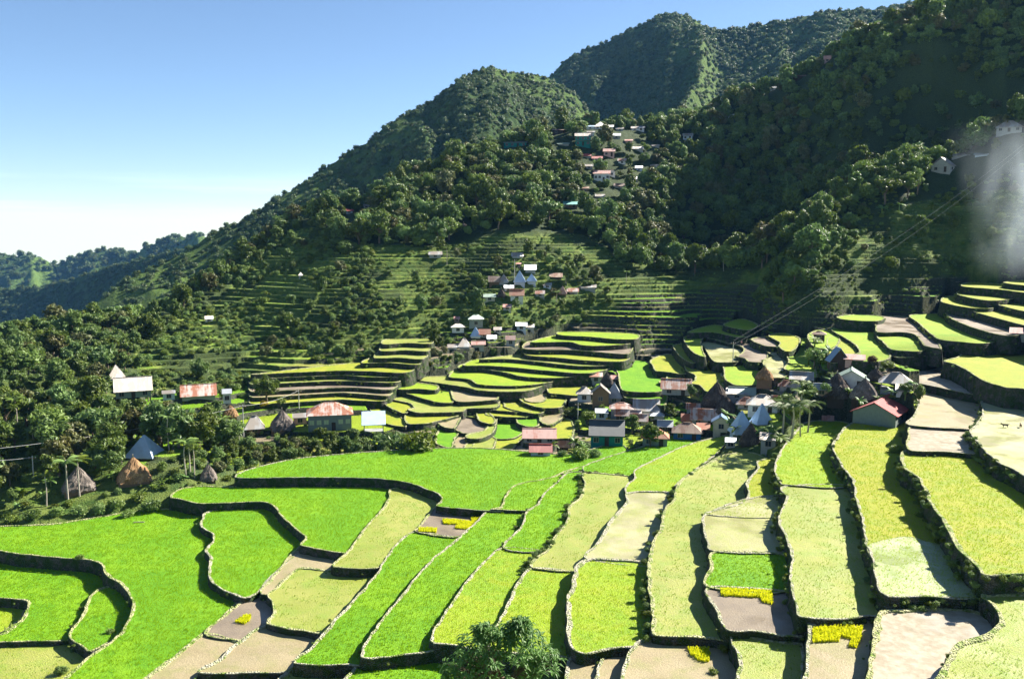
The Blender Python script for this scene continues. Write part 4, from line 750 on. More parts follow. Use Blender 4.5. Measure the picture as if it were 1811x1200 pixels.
H_ = """1033,711,27,14,10,hip,blue_white,tin_white,pale blue house at the far left of the main village
1062,718,32,22,12,gy,wood,tin_white,tall white-roofed house with brown gable beside the pale blue house
1086,713,27,9,22,pyr,concrete,tin_grey,hut with steep grey tin pyramid roof right of the brown-gabled house
1073,686,24,5,20,thatch,dark_wood,thatch_dark,small dark peaked thatched hut behind the brown-gabled house
1054,678,22,12,4,mono,concrete,tin_rust,small flat rusty-roofed house at the back left of the village
1088,678,16,6,4,mono,white_paint,tin_pink,tiny white shack with pink roof behind the grey pyramid roof
1099,733,40,9,8,hip,concrete,tin_rust,wide low house with rusty hipped roof in the left of the village
1143,733,44,7,15,gx,white_paint,tin_white,long bright white roof beside the bright green paddy
1064,742,22,12,4,mono,blue_white,tin_grey,small grey shack with stacked boards above the teal house
1100,746,25,12,8,gx,dark_wood,tin_rust,dark shack with rust and white roof above the teal house
1073,789,58,19,20,gx,teal,tin_dark,large teal-walled house with dark grey metal roof
1158,789,46,14,12,hip,grey_green,tin_orange,grey house with rusty orange hipped roof at the paddy edge
1195,716,50,11,13,gx,concrete,tin_rust,house on tall posts with pale rusty roof above the village|stilt=16
1245,750,44,8,14,gx,concrete,tin_rust,long corrugated rust-striped roof in the middle of the village
1215,778,50,12,13,hip,blue_paint,tin_brown,blue-walled house under a weathered brown roof by the paddy
1214,748,18,4,9,mono,concrete,tin_orange,little orange lean-to beside the rust-striped roof
1275,770,32,18,9,gy,cream,tin_blue,pale cream house with light blue gabled roof
1311,770,36,3,33,pyr,blue_white,tin_pale,larger blue tin pyramid roof in front of the village|rot=20
1347,753,30,3,30,pyr,concrete,tin_pale,smaller blue tin pyramid roof left of the palms|rot=25
1348,735,52,17,14,hip,white_paint,tin_white,tall white two-storey house with white and rust roof
1312,706,44,8,9,gx,concrete,tin_green,grey-green roofed house below the lime paddy
1303,709,36,10,5,mono,concrete,tin_white,flat white slab-roofed house left of the two-storey house
1351,692,30,6,18,thatch,wood,thatch_brown,brown thatched hut behind the two-storey house
1267,729,48,6,34,thatch,dark_wood,thatch_dark,big black thatched hut at the centre of the village
1284,738,40,5,26,thatch,dark_wood,thatch_dark,second black thatched hut just right of the biggest one
1292,792,18,11,4,mono,concrete,tin_grey,tiny grey outhouse at the village's front edge
1358,801,27,17,7,mono,concrete,tin_white,small white-roofed shed near the palms at the village's front
1327,789,36,4,32,thatch,dark_wood,thatch_dark,dark ragged thatched hut between outhouse and white-roofed shed
1307,749,14,4,13,gy,teal,tin_teal,narrow teal gable behind the larger blue pyramid
1481,656,34,3,20,gy,dark_wood,tin_blue,dark blue A-frame roof below the yellow terraces|rot=18
1510,655,34,3,5,mono,pink_wall,tin_pink,low pale pink roof beside the dark blue A-frame
1505,691,54,15,14,gy,white_paint,tin_green,white house with light green gabled roof and open gable front
1583,695,52,12,15,hip,concrete,tin_white,open-sided shed with broad white metal roof|openw=1
1528,711,46,7,30,thatch,dark_wood,thatch_grey,big brown thatched hut behind the red roof
1477,745,54,6,36,thatch,dark_wood,thatch_dark,big dark thatched hut left of the red-roofed building
1594,724,22,4,8,mono,white_paint,tin_white,little white roof at the right shoulder of the red roof
1452,718,28,12,8,gx,pink_wall,tin_grey,pink-walled house with bluish roof beside the palms
1485,711,26,8,9,gy,blue_white,tin_white,small white gable in front of the light green roof
1548,675,30,5,16,thatch,dark_wood,thatch_dark,dark thatched hut behind the white open shed
1464,746,19,3,5,mono,concrete,tin_pink,very low pinkish roof at the foot of the dark thatched hut
1417,680,38,8,10,gx,concrete,tin_white,white-roofed house behind the palms
1448,606,25,12,5,hip,dark_wood,tin_brown,lone brown hut on stilts above the round green tree|stilt=3
954,789,56,9,11,gx,concrete,tin_pink,long pink-roofed house at the left end of the village
956,806,38,8,9,gx,blue_white,tin_red,lower red-pink roofed house beneath the long pink roof
996,796,20,6,8,gx,dark_wood,tin_brown,small brown shack right of the pink-roofed houses
237,716,64,13,20,gx,grey_green,tin_white,large white-roofed house on dark stilts in the left woods|stilt=13
206,673,30,4,22,pyr,concrete,tin_white,white pyramid roof poking out of the left woods
299,707,23,12,3,mono,blue_white,tin_white,small blue-grey house between the white and rusty roofs
352,710,62,6,16,gx,concrete,tin_rust,long rusty roof half white on the left hillside
402,717,17,19,6,mono,white_paint,tin_grey,narrow white outhouse with a dark flat roof
408,743,25,5,19,thatch,wood,thatch_brown,small thatched hut below the narrow outhouse
257,814,54,5,34,pyr,dark_wood,tin_pale,bright blue-white tin pyramid hut among the palms|rot=-28
141,877,56,8,38,thatch,wood,thatch_grey,leftmost thatched hut standing on bare ground
238,861,60,6,40,thatch,wood,thatch_brown,orange-brown collapsed-looking thatched hut below the blue pyramid
369,852,28,4,26,thatch,wood,thatch_grey,small round grey thatched hut beside the slim palms
451,771,36,7,21,hip,wood,tin_white,bright white tent-like roof left of the grey thatched hut
500,766,46,7,32,thatch,wood,thatch_grey,grey thatched hut next to the big two-storey house
531,751,26,13,4,mono,pink_wall,tin_white,small tan house against the big two-storey house
584,762,82,29,17,hip,grey_green,tin_rust,big two-storey house with rusty hipped roof above the broad green paddy|win=6|glass='window_light'
661,764,42,14,17,mono,concrete,tin_blue,open shed with silvery blue roof right of the big house|openw=1
915,456,22,3,6,gx,white_paint,tin_white,topmost white roof of the village on the knoll
917,473,10,6,2,mono,pink_wall,tin_pink,tiny pink shed below the knoll's topmost roof
938,483,22,4,8,gx,concrete,tin_grey,grey-roofed house near the top of the knoll
874,504,22,4,9,gx,wood,tin_brown,brown-roofed house on the left of the knoll village
891,503,18,3,13,pyr,concrete,tin_white,white pyramid roof right of the brown roof on the knoll
919,505,23,3,19,pyr,blue_white,tin_pale,blue pyramid roof in the middle of the knoll village
940,505,19,4,12,pyr,blue_white,tin_pale,squat light blue hipped roof beside the blue pyramid on the knoll
983,494,24,3,6,mono,dark_wood,tin_brown,dark brown roof at the right of the knoll village
995,523,15,3,13,pyr,wood,tin_pink,little pink pyramid roof on the knoll's right shoulder
1013,521,22,4,5,gx,concrete,tin_rust,low rusty roof right of the little pink pyramid
1040,515,30,4,4,mono,concrete,tin_white,long white roof at the knoll's right end
866,533,23,8,4,mono,cream,tin_green,pale green flat-roofed house on the knoll's left side
887,529,15,3,13,thatch,dark_wood,thatch_dark,tiny dark thatched hut in the knoll village
914,536,27,11,10,gx,white_paint,tin_orange,white house with bright orange roof in the knoll village
808,572,11,6,3,mono,pink_wall,tin_pink,tiny pink shed at the foot of the knoll
842,584,29,16,7,hip,grey_green,tin_green,grey two-storey house at the foot of the knoll
810,591,26,10,6,hip,white_paint,tin_white,white house with white roof left of the grey two-storey one
841,598,19,3,15,pyr,white_paint,tin_pale,pale blue peaked hut at the foot of the knoll
857,598,22,6,8,gx,concrete,tin_orange,orange-roofed house right of the pale blue peaked hut
922,585,21,9,5,gx,blue_white,tin_grey,bluish house at the knoll's right foot
937,584,17,4,5,mono,concrete,tin_white,white lean-to roof right of the bluish house
903,612,18,12,6,gx,concrete,tin_pink,tall narrow pinkish-grey house at the knoll's lower edge
821,616,25,3,15,pyr,white_paint,tin_white,white tent-shaped roof lowest on the knoll
800,617,18,3,4,mono,white_paint,tin_white,low white roof at the lowest left of the knoll village
846,618,26,4,5,gx,concrete,tin_pink,pinkish roof beside the lowest white tent-shaped roof
1062,219,24,5,9,pyr,white_paint,tin_white,white pyramid-roofed house highest on the wooded hill
1044,219,16,5,3,mono,white_paint,tin_pale,pale blue block left of the highest white pyramid roof
1077,220,17,5,4,gx,white_paint,tin_white,small white house right of the highest pyramid roof
1096,222,15,4,3,mono,concrete,tin_white,little whitish shed in the row near the hilltop
1128,223,25,4,4,gx,white_paint,tin_white,long whitish house at the right of the hilltop row
1133,214,17,4,3,mono,white_paint,tin_white,white roof just above the hilltop row
989,233,25,7,3,mono,dark_wood,tin_brown,dark house with brown flat roof left of the hilltop
911,252,43,8,4,mono,teal,tin_white,long teal and white building on the hill's left skyline
1031,261,30,17,6,gx,teal,tin_white,teal and white two-storey house on the wooded hill
996,258,23,3,3,mono,concrete,tin_green,low pale green roof left of the teal two-storey house
1077,278,22,9,5,gx,pink_wall,tin_pink,pink house among trees below the hilltop
1037,279,18,3,4,gx,concrete,tin_red,small red roof left of the pink hill house
1056,284,20,3,4,gx,concrete,tin_red,second red roof just below the pink hill house
1064,322,31,14,6,gx,white_paint,tin_pink,white two-storey house with a row of windows in the hill forest|win=4
1082,313,13,9,4,gy,white_paint,tin_white,small white annex at the shoulder of the white two-storey house
1095,333,20,4,5,gx,concrete,tin_brown,brown roof below the white two-storey hill house
1061,351,18,3,4,mono,concrete,tin_white,white roof lower down in the hill forest
1009,368,27,6,5,gx,wood,tin_teal,dark teal roof lowest in the hill forest
1216,249,19,8,4,gx,blue_white,tin_white,bluish house among trees below the white roadside wall
1160,261,15,3,3,mono,concrete,tin_white,tiny white roof between trees right of the hill village
1128,268,21,3,4,gx,concrete,tin_white,white roof right of the pink hill house
1157,296,15,3,3,mono,concrete,tin_white,tiny white roof right of the rounded hill tree
1667,308,36,12,14,gy,concrete,tin_white,grey house with white gable on the right spur|rot=-20
1784,238,44,8,12,hip,concrete,tin_white,house with pale pinkish-white roof half hidden in smoke
1702,278,38,3,5,mono,concrete,tin_white,long thin white roof on the right spur
1735,278,24,3,4,mono,blue_white,tin_grey,low bluish roof in the smoke beside the long white roof
618,370,15,5,3,mono,blue_white,tin_red,small red-roofed shed at the left edge of the forest
648,364,11,4,3,mono,white_paint,tin_white,tiny white shed right of the red-roofed one
770,457,25,6,5,mono,concrete,tin_white,lone white-roofed shed below the dark forest
370,572,15,5,5,gx,white_paint,tin_white,lone white hut on the left terraces
253,522,25,4,5,mono,concrete,tin_white,long pale roof on the left ridge line
820,402,10,3,6,thatch,wood,thatch_grey,tiny grey hut in the forest shade
532,492,9,3,5,pyr,concrete,tin_white,tiny pale hut on the upper left terraces
1803,606,34,4,7,mono,concrete,tin_pink,low pinkish roof among the right-hand terraces
1130,752,30,8,9,gx,concrete,tin_rust,rusty-roofed shack half hidden by the greyish village tree
1176,762,26,8,8,gx,dark_wood,tin_grey,grey-roofed shack just right of the greyish village tree
1243,772,22,8,7,mono,wood,tin_orange,small orange-brown hut between the blue-walled and cream houses
1320,724,34,8,10,hip,concrete,tin_rust,rust-roofed house tucked left of the two-storey house
1380,724,30,10,9,gx,white_paint,tin_rust,rusty roof just right of the tall white two-storey house
1226,730,24,6,7,gx,concrete,tin_rust,short rusty roof left of the biggest black thatched hut
1390,690,26,6,8,hip,concrete,tin_rust,reddish hipped roof below the pale terrace wall
1122,746,24,4,7,gx,white_paint,tin_white,low white lean-to in the left middle of the village
1162,748,24,6,6,hip,concrete,tin_grey,small grey hipped roof below the long bright white roof
1045,240,15,6,3,mono,white_paint,tin_white,small white house just above the teal two-storey house
1090,246,16,6,4,gx,concrete,tin_grey,grey-roofed house below the row near the hilltop
1112,254,15,5,3,mono,pink_wall,tin_pink,small pink shed right of the teal two-storey house
1100,291,16,6,4,gx,white_paint,tin_rust,little rusty-roofed house right and below the pink hill house
1042,300,15,5,4,mono,concrete,tin_white,small whitish roof left above the white two-storey hill house
1130,302,14,5,4,gx,blue_white,tin_grey,tiny bluish house right of the white annex
1035,338,14,5,3,mono,wood,tin_brown,tiny brown roof left below the white two-storey hill house
1122,322,15,5,4,gx,concrete,tin_white,tiny white-roofed house right of the white two-storey hill house
900,517,18,6,5,gx,white_paint,tin_grey,small grey-roofed house above the bright orange roof
955,526,18,6,5,gx,concrete,tin_rust,small rusty roof right of the bright orange roof
968,512,16,5,4,mono,blue_white,tin_white,small white roof between the knoll village centre and its right shoulder
897,550,16,6,4,mono,concrete,tin_pink,pinkish shed just below the bright orange roof
870,604,18,6,5,gx,white_paint,tin_grey,grey-roofed house right of the orange roof at the foot of the knoll
880,590,15,6,4,mono,concrete,tin_white,small white shed at the foot of the knoll between orange and bluish roofs
1366,130,14,4,4,mono,white_paint,tin_white,small white roof on the skyline of the wooded ridge
1463,92,13,5,6,gx,pink_wall,tin_pink,little pink house on the upper ridge
1415,110,26,5,4,mono,dark_wood,tin_brown,dark flat-roofed building on the upper ridge"""
for ln in H_.split('\n'):
    b = ln.split('|'); q = b[0].split(','); kw = {}
    for e in b[1:]:
        k, v = e.split('='); kw[k] = eval(v)
    kind = q[5]
    if kw.get('openw'): kw['name'] = 'open_shed'; kw['cat'] = 'shed'
    elif 'shed' in q[8] or 'shack' in q[8] or 'outhouse' in q[8] or 'lean-to' in q[8]: kw['name'] = 'shed'; kw['cat'] = 'shed'
    if kind in ('pyr', 'thatch'): kw['dep'] = .95
    house(*map(float, q[:5]), 'pyr' if kind == 'thatch' else kind, q[6], q[7], q[8], **kw)
house(1557, 754, 74, 21, 17, 'gy', 'grey_green', 'tin_red', 'long grey building with a red gabled metal roof beside the yellow paddy', rot=-14, dep=1.25, win=0, name='house')
# ------------------------------------------------------------------ small things
def tube(vs, fs, p, r, n=6):
    b0 = len(vs); p = [Vector(q) for q in p]
    for i, q in enumerate(p):
        t = (p[min(i+1, len(p)-1)]-p[max(i-1, 0)]).normalized(); u = t.orthogonal().normalized(); v = t.cross(u)
        rr = r[i] if isinstance(r, (list, tuple)) else r
        for j in range(n): an = 2*math.pi*j/n; vs.append(tuple(q+(u*math.cos(an)+v*math.sin(an))*rr))
    for i in range(len(p)-1):
        for j in range(n): fs.append((b0+i*n+j, b0+i*n+(j+1) % n, b0+(i+1)*n+(j+1) % n, b0+(i+1)*n+j))
    fs.append(tuple(b0+j for j in range(n-1, -1, -1))); fs.append(tuple(b0+(len(p)-1)*n+j for j in range(n)))
def pole(px, py, hpx, label, d=None):
    x, y, z = atdist(px, py, d) if d else hit(px, py); k = proj(x, y, z)[2]/F; h = hpx*k
    o = empty('utility_pole', (x, y, z), 0, label, 'pole')
    vs, fs = [], []; tube(vs, fs, [(0, 0, -1), (0, 0, h*.5), (.02, 0, h)], [.13, .11, .09], 8); mesh('post', vs, fs, MATS['pole_metal'], o)
    vs, fs = [], []; box(vs, fs, -.75, .75, -.06, .06, h-.55, h-.4); mesh('crossarm', vs, fs, MATS['wood'], o)
    for s in (-.6, .6): vs, fs = [], []; tube(vs, fs, [(s, 0, h-.4), (s, 0, h-.22)], .05, 6); mesh('insulator', vs, fs, MATS['white_paint'], o)
    KEEP.append((px-3, py-hpx, px+3, py, math.hypot(x, y)))
    return Vector((x, y, z+h-.25))
p_mid = pole(529, 724, 34, 'pale pole standing on the terraces right of the round tree')
p_left = pole(431, 772, 56, 'tall pale pole beside the white tent-like roof')
p_wood = pole(60, 850, 44, 'slim pole among the trees at the left edge')
p_vil = pole(1296, 640, 36, 'pole on the terraces where the long cables come down')
p_knoll = pole(910, 512, 52, 'thin tall pole in the middle of the knoll village')
p_knoll2 = pole(1022, 742, 30, 'short pole in front of the pale blue house')
p_top = pole(1840, 262, 30, 'pole on the right spur at the upper end of the long cables')
def cable(a_, b_, sagm, label, group=None, r=.035, off=(0, 0, 0)):
    a_ = a_+Vector(off); b_ = b_+Vector(off); vs, fs = [], []
    tube(vs, fs, [tuple(a_.lerp(b_, i/24)-Vector((0, 0, sagm*4*(i/24)*(1-i/24)))) for i in range(25)], r, 5)
    tag(mesh('power_cable', vs, fs, MATS['pole_metal']), label, 'cable', group)
cable(p_top, p_vil, 3.0, 'upper of the two long cables slanting down from the right spur', r=.014, off=(0, 0, .55))
cable(p_top, p_vil, 4.2, 'lower of the two long cables slanting down from the right spur', r=.014, off=(.1, 0, -.45))
e1 = Vector(atdist(-80, 800, 150)); e2 = Vector(atdist(-80, 808, 150))
cable(e1, p_left, 1.2, 'upper thin cable crossing the left woods', r=.03); cable(e2, p_wood, .6, 'lower thin cable at the left edge of the woods', r=.03)
cable(p_left, p_mid, .8, 'thin cable between the two pale poles on the left', r=.03)
# pale roadside wall on the wooded ridge and path walls
def lowwall(pts_, label, h=1.1, wd=.4, mat='white_paint', name='roadside_wall'):
    vs, fs = [], []; P3 = [hit(*p) for p in pts_]; P3 = [p for p in P3 if p]
    for (x0, y0, z0), (x1, y1, z1) in zip(P3[:-1], P3[1:]):
        d = math.hypot(x1-x0, y1-y0); ux, uy = -(y1-y0)/d*wd/2, (x1-x0)/d*wd/2; b = len(vs)
        for (x, y, z) in ((x0, y0, z0), (x1, y1, z1)): vs += [(x+ux, y+uy, z-.6), (x-ux, y-uy, z-.6), (x+ux, y+uy, z+h), (x-ux, y-uy, z+h)]
        fs += [(b+2, b+3, b+7, b+6), (b, b+4, b+5, b+1), (b, b+2, b+6, b+4), (b+1, b+5, b+7, b+3), (b, b+1, b+3, b+2), (b+4, b+6, b+7, b+5)]
    tag(mesh(name, vs, fs, MATS[mat]), label, 'wall')
lowwall([(1209, 219), (1230, 216), (1250, 214), (1270, 211), (1295, 208), (1318, 204)], 'long white roadside wall crossing the wooded ridge', h=1.4)
for p in ((1209, 214, 1318, 218),): KEEP.append((p[0], 200, p[2], 222, 460))
# seed beds of young rice
a = N('seedling'); c = a.mix(a.noise(4, 3), (.55, .66, .002), (.66, .74, .004)); a.bsdf(c, .7, .2, a.bump(a.noise(9, 3), .15), trans=(.35, (.75, .7, .02)))
def seedbed(ptxt, label):
    q = [tuple(map(float, s.split(','))) for s in ptxt.split()]; c = np.mean(q, 0); z = hit(c[0], c[1])[2]
    pg = np.array([unproj(px, py, z+.25) for px, py in q])
    if .5*np.sum(pg[:, 0]*np.roll(pg[:, 1], -1)-pg[:, 1]*np.roll(pg[:, 0], -1)) < 0: pg = pg[::-1]
    x0, y0 = pg.min(0); x1, y1 = pg.max(0); s = .16
    xs, ys = np.meshgrid(np.arange(x0, x1, s), np.arange(y0, y1, s)); xs = xs.ravel()+rng.uniform(-.05, .05, xs.size); ys = ys.ravel()+rng.uniform(-.05, .05, ys.size)
    k = inside(pg, xs, ys); xs, ys = xs[k], ys[k]; vs, fs = [], []
    for x, y in zip(xs, ys):
        for e in range(3):
            an = random.uniform(0, 6.28); h = random.uniform(.22, .42); cx, cy = math.cos(an)*.08, math.sin(an)*.08; lx, ly = random.uniform(-.1, .1), random.uniform(-.1, .1)
            b = len(vs); vs += [(x-cx, y-cy, z-.02), (x+cx, y+cy, z-.02), (x+cx*.4+lx, y+cy*.4+ly, z+h), (x-cx*.4+lx, y-cy*.4+ly, z+h)]; fs.append((b, b+1, b+2, b+3))
    tag(mesh('rice_seedbed', vs, fs, MATS['seedling']), label, 'rice seedbed')
seedbed('416,1097 432,1085 444,1085 443,1093 434,1100', 'small yellow seed patch on the purple mud paddy')
seedbed('782,916 808,917 831,920 833,925 806,925 784,924', 'long upper strip of yellow seedlings in the mud square')
seedbed('806,927 835,921 833,913 852,913 850,920 834,934 805,932', 'lower right clump of yellow seedlings in the mud square')
seedbed('742,931 773,932 771,939 740,938', 'lower left bar of yellow seedlings in the mud square')
seedbed('1274,1038 1365,1042 1367,1065 1348,1061 1344,1053 1274,1050', 'long yellow seedling row with a hook on the purple mud')
seedbed('1216,1142 1253,1142 1256,1155 1254,1167 1236,1165 1218,1151', 'round yellow seed patch at the bottom beside the overgrown wall')
seedbed('1437,1107 1487,1104 1526,1105 1522,1130 1515,1141 1498,1139 1507,1127 1487,1121 1484,1130 1438,1132', 'largest yellow seed patch shaped like a hook, bottom right')
# ------------------------------------------------------------------ skinned figures
def skinned(name, J, E, mat, parent=None, sub=2):
    me = bpy.data.meshes.new(name); me.from_pydata([j[0] for j in J], E, []); o = link(bpy.data.objects.new(name, me), parent); me.materials.append(mat)
    o.modifiers.new('skin', 'SKIN'); me.skin_vertices or None
    if not me.skin_vertices:
        bmx = bmesh.new(); bmx.from_mesh(me); bmx.verts.layers.skin.verify(); bmx.to_mesh(me); bmx.free()
    for i, j in enumerate(J): me.skin_vertices[0].data[i].radius = (j[1], j[1]); 
    me.skin_vertices[0].data[0].use_root = True
    o.modifiers.new('sub', 'SUBSURF').levels = sub; o.modifiers['sub'].render_levels = sub
    return o
plain('dog_coat', (.05, .035, .025)); plain('dog_coat_brown', (.16, .10, .06)); plain('skin', (.33, .19, .12)); plain('shirt_pink', (.62, .28, .30)); plain('trousers', (.05, .06, .10)); plain('hair', (.01, .01, .01))
def dog(px, py, rz, label, mat, head):
    x, y, z = hit(px, py); o = empty('dog', (x, y, z), rz, label, 'dog')
    J = [((0, 0, .46), .13), ((.26, 0, .47), .15), ((.42, 0, .50), .11), ((.55, 0, .60+head), .085), ((.64, 0, .66+head), .085), ((.78, 0, .62+head), .045), ((-.24, 0, .48), .12), ((-.36, 0, .50), .09), ((-.5, 0, .58), .03), ((-.6, 0, .70), .02)]
    E = [(0, 1), (1, 2), (2, 3), (3, 4), (4, 5), (0, 6), (6, 7), (7, 8), (8, 9)]
    for s in (-1, 1):
        b = len(J); J += [((.34, s*.09, .34), .06), ((.30, s*.10, .20), .035), ((.33, s*.10, .03), .03), ((.37, s*.10, .02), .028)]; E += [(1, b), (b, b+1), (b+1, b+2), (b+2, b+3)]
        b = len(J); J += [((-.28, s*.09, .34), .075), ((-.22, s*.10, .24), .045), ((-.36, s*.10, .15), .03), ((-.34, s*.10, .02), .028), ((-.29, s*.10, .02), .026)]; E += [(6, b), (b, b+1), (b+1, b+2), (b+2, b+3), (b+3, b+4)]
        b = len(J); J += [((.62, s*.06, .75+head), .03), ((.61, s*.075, .80+head), .014)]; E += [(4, b), (b, b+1)]
    skinned('body', J, E, mat, o, 1)
dog(1778, 756, 2.9, 'black dog walking on the pale paddy at right', MATS['dog_coat'], -.05)
dog(1805, 756, 1.2, 'brown dog at the right edge of the pale paddy', MATS['dog_coat_brown'], -.12)
def person(px, py, rz, label):
    x, y, z = hit(px, py); o = empty('person', (x, y, z), rz, label, 'person')
    J = [((0, 0, .92), .13), ((0, 0, 1.10), .12), ((0, 0, 1.32), .14), ((0, 0, 1.44), .07), ((0, 0, 1.50), .055), ((0, -.01, 1.58), .085), ((0, 0, 1.66), .07)]
    E = [(0, 1), (1, 2), (2, 3), (3, 4), (4, 5), (5, 6)]
    for s in (-1, 1):
        b = len(J); J += [((s*.19, 0, 1.38), .06), ((s*.25, .02, 1.12), .045), ((s*.24, -.1, .88), .035), ((s*.24, -.12, .80), .035)]; E += [(2, b), (b, b+1), (b+1, b+2), (b+2, b+3)]
        for q in range(4): c = len(J); J += [((s*.24+(q-1.5)*.018, -.135, .745), .010), ((s*.24+(q-1.5)*.02, -.125, .70+abs(q-1.5)*.008), .008)]; E += [(b+3, c), (c, c+1)]
        b = len(J); J += [((s*.10, 0, .80), .09), ((s*.11, -.03*s, .48), .065), ((s*.12, .02*s, .10), .045), ((s*.12, -.12+.02*s, .03), .035)]; E += [(0, b), (b, b+1), (b+1, b+2), (b+2, b+3)]
    skinned('body', J, E, MATS['skin'], o, 2)
    sh = [((0, 0, .95), .155), ((0, 0, 1.12), .15), ((0, 0, 1.34), .165), ((.2, 0, 1.38), .075), ((.25, .02, 1.2), .065), ((-.2, 0, 1.38), .075), ((-.25, .02, 1.2), .065)]
    skinned('shirt', sh, [(0, 1), (1, 2), (2, 3), (3, 4), (2, 5), (5, 6)], MATS['shirt_pink'], o, 1)
    tr = [((0, 0, .93), .15), ((.10, 0, .78), .11), ((.11, -.03, .48), .085), ((.12, .02, .14), .065), ((-.10, 0, .78), .11), ((-.11, .03, .48), .085), ((-.12, -.02, .14), .065)]
    skinned('trousers', tr, [(0, 1), (1, 2), (2, 3), (0, 4), (4, 5), (5, 6)], MATS['trousers'], o, 1)
    skinned('hair', [((0, .02, 1.62), .088), ((0, .03, 1.67), .075)], [(0, 1)], MATS['hair'], o, 1)
person(1311, 612, .4, 'person in a pink shirt standing on a terrace edge below the long cables')
# fallen plank in the big field
# ------------------------------------------------------------------ vegetation
def leafmat(name, c1, c2, c3, tr=.3):
    a = N(name); tcn = a.n('TexCoord').outputs['Object']; oi = a.n('ObjectInfo').outputs['Random']
    n = a.noise(1.6, 3, tcn); f = a.noise(9, 2, tcn)
    col = a.mix(a.mr(n, .35, .65), c1, c2); col = a.mix(a.mr(f, .5, .75, 0, .7), col, c3)
    hs = a.n('HueSaturation'); a.inp(hs, 'Color', col); a.inp(hs, 'Hue', a.mr(oi, 0, 1, .475, .515)); a.inp(hs, 'Value', a.mr(oi, 0, 1, .72, 1.3)); a.inp(hs, 'Saturation', a.mr(oi, 0, 1, 1.1, .85))
    return a.bsdf(hs.outputs[0], .5, .35, None, trans=(tr, hs.outputs[0]))
leafmat('leaf', (.05, .10, .014), (.115, .185, .024), (.26, .33, .07)); leafmat('leaf_light', (.11, .19, .02), (.16, .24, .035), (.24, .31, .07)); leafmat('leaf_far', (.05, .095, .026), (.09, .14, .035), (.14, .18, .06))
leafmat('banana_leaf', (.08, .17, .02), (.13, .23, .03), (.17, .25, .06)); leafmat('leaf_yellow', (.55, .40, .01), (.45, .36, .02), (.2, .25, .03)); leafmat('leaf_gloss', (.07, .16, .02), (.12, .23, .03), (.26, .36, .10), .5)
leafmat('weed', (.12, .19, .02), (.18, .25, .04), (.27, .30, .10)); leafmat('leaf_red', (.12, .05, .03), (.08, .09, .03), (.15, .12, .05))
leafmat('leaf_dry', (.12, .12, .03), (.09, .12, .025), (.22, .20, .08)); plain('bark', (.16, .12, .085)); plain('bark_pale', (.42, .37, .30))
def rnd_unit(rg):
    while True:
        v = Vector((rg.uniform(-1, 1), rg.uniform(-1, 1), rg.uniform(-1, 1)))
        if .05 < v.length < 1: return v.normalized()
def crown_mesh(name, seed, lobes, per, leaf, mat, zs=.8, cz=1.15, core=True, spread=.62, lr=(.26, .44)):
    rg = random.Random(seed); vs, fs = [], []
    for l in range(lobes):
        d = rnd_unit(rg); r_ = rg.uniform(.35, 1)*spread; c = Vector((d.x*r_, d.y*r_, cz+d.z*r_*zs)); lr_ = rg.uniform(*lr)
        if core:
            bmc = bmesh.new(); bmesh.ops.create_icosphere(bmc, subdivisions=1, radius=lr_*.6); b = len(vs)
            for v in bmc.verts: k = 1+rg.uniform(-.14, .14); vs.append((c.x+v.co.x*k, c.y+v.co.y*k, c.z+v.co.z*k*.85))
            for f in bmc.faces: fs.append(tuple(b+v.index for v in f.verts))
            bmc.free()
        for i in range(per):
            n = rnd_unit(rg)
            if n.z < -.3 and rg.random() < .6: n.z = -n.z
            p = c+Vector((n.x, n.y, n.z*.85))*lr_*rg.uniform(.62, 1.3)
            n2 = (n+rnd_unit(rg)*.9).normalized(); u = n2.orthogonal().normalized(); u = Matrix.Rotation(rg.uniform(0, 6.28), 3, n2)@u; v = n2.cross(u); s = leaf*rg.uniform(.6, 1.3)
            b = len(vs); vs += [tuple(p-u*s), tuple(p+v*s*.45-n2*s*.15), tuple(p+u*s), tuple(p-v*s*.45-n2*s*.15)]; fs.append((b, b+1, b+2, b+3))
    me = bpy.data.meshes.new(name); me.from_pydata(vs, [], fs); me.materials.append(MATS[mat]); me.update(); return me
def trunk_mesh(name, seed, h=1.0, r=.06, mat='bark', limbs=5):
    rg = random.Random(seed); vs, fs = [], []
    tube(vs, fs, [(0, 0, -.5), (rg.uniform(-.04, .04), 0, h*.3), (rg.uniform(-.08, .08), rg.uniform(-.06, .06), h*.65), (0, 0, h)], [r*1.4, r, r*.8, r*.5], 7)
    for i in range(limbs):
        an = i*6.28/limbs+rg.random(); l = rg.uniform(.35, .6); z0 = h*rg.uniform(.5, .8)
        tube(vs, fs, [(0, 0, z0), (math.cos(an)*l*.5, math.sin(an)*l*.5, z0+.28), (math.cos(an)*l, math.sin(an)*l, z0+.6)], [r*.5, r*.35, r*.15], 5)
    me = bpy.data.meshes.new(name); me.from_pydata(vs, [], fs); me.materials.append(MATS[mat]); me.update(); return me
CP_ = [('leaf', .7, 26, 62, (.14, .34), .70), ('leaf', .95, 34, 44, (.12, .28), .74), ('leaf_light', .7, 22, 60, (.16, .34), .64), ('leaf', 1.2, 30, 48, (.12, .30), .66), ('leaf', .55, 16, 70, (.14, .30), .80), ('leaf', .8, 40, 40, (.10, .24), .78), ('leaf_dry', .9, 24, 50, (.12, .28), .70), ('leaf', 1.5, 22, 56, (.14, .28), .55)]
CROWN = [crown_mesh('crown', 40+i, n_l, per, .12, m, zs=z_, lr=lr_, spread=sp_, cz=1.15+.25*max(0, z_-.9)) for i, (m, z_, n_l, per, lr_, sp_) in enumerate(CP_)]
TRUNK = [trunk_mesh('trunk', 60+i) for i in range(3)]
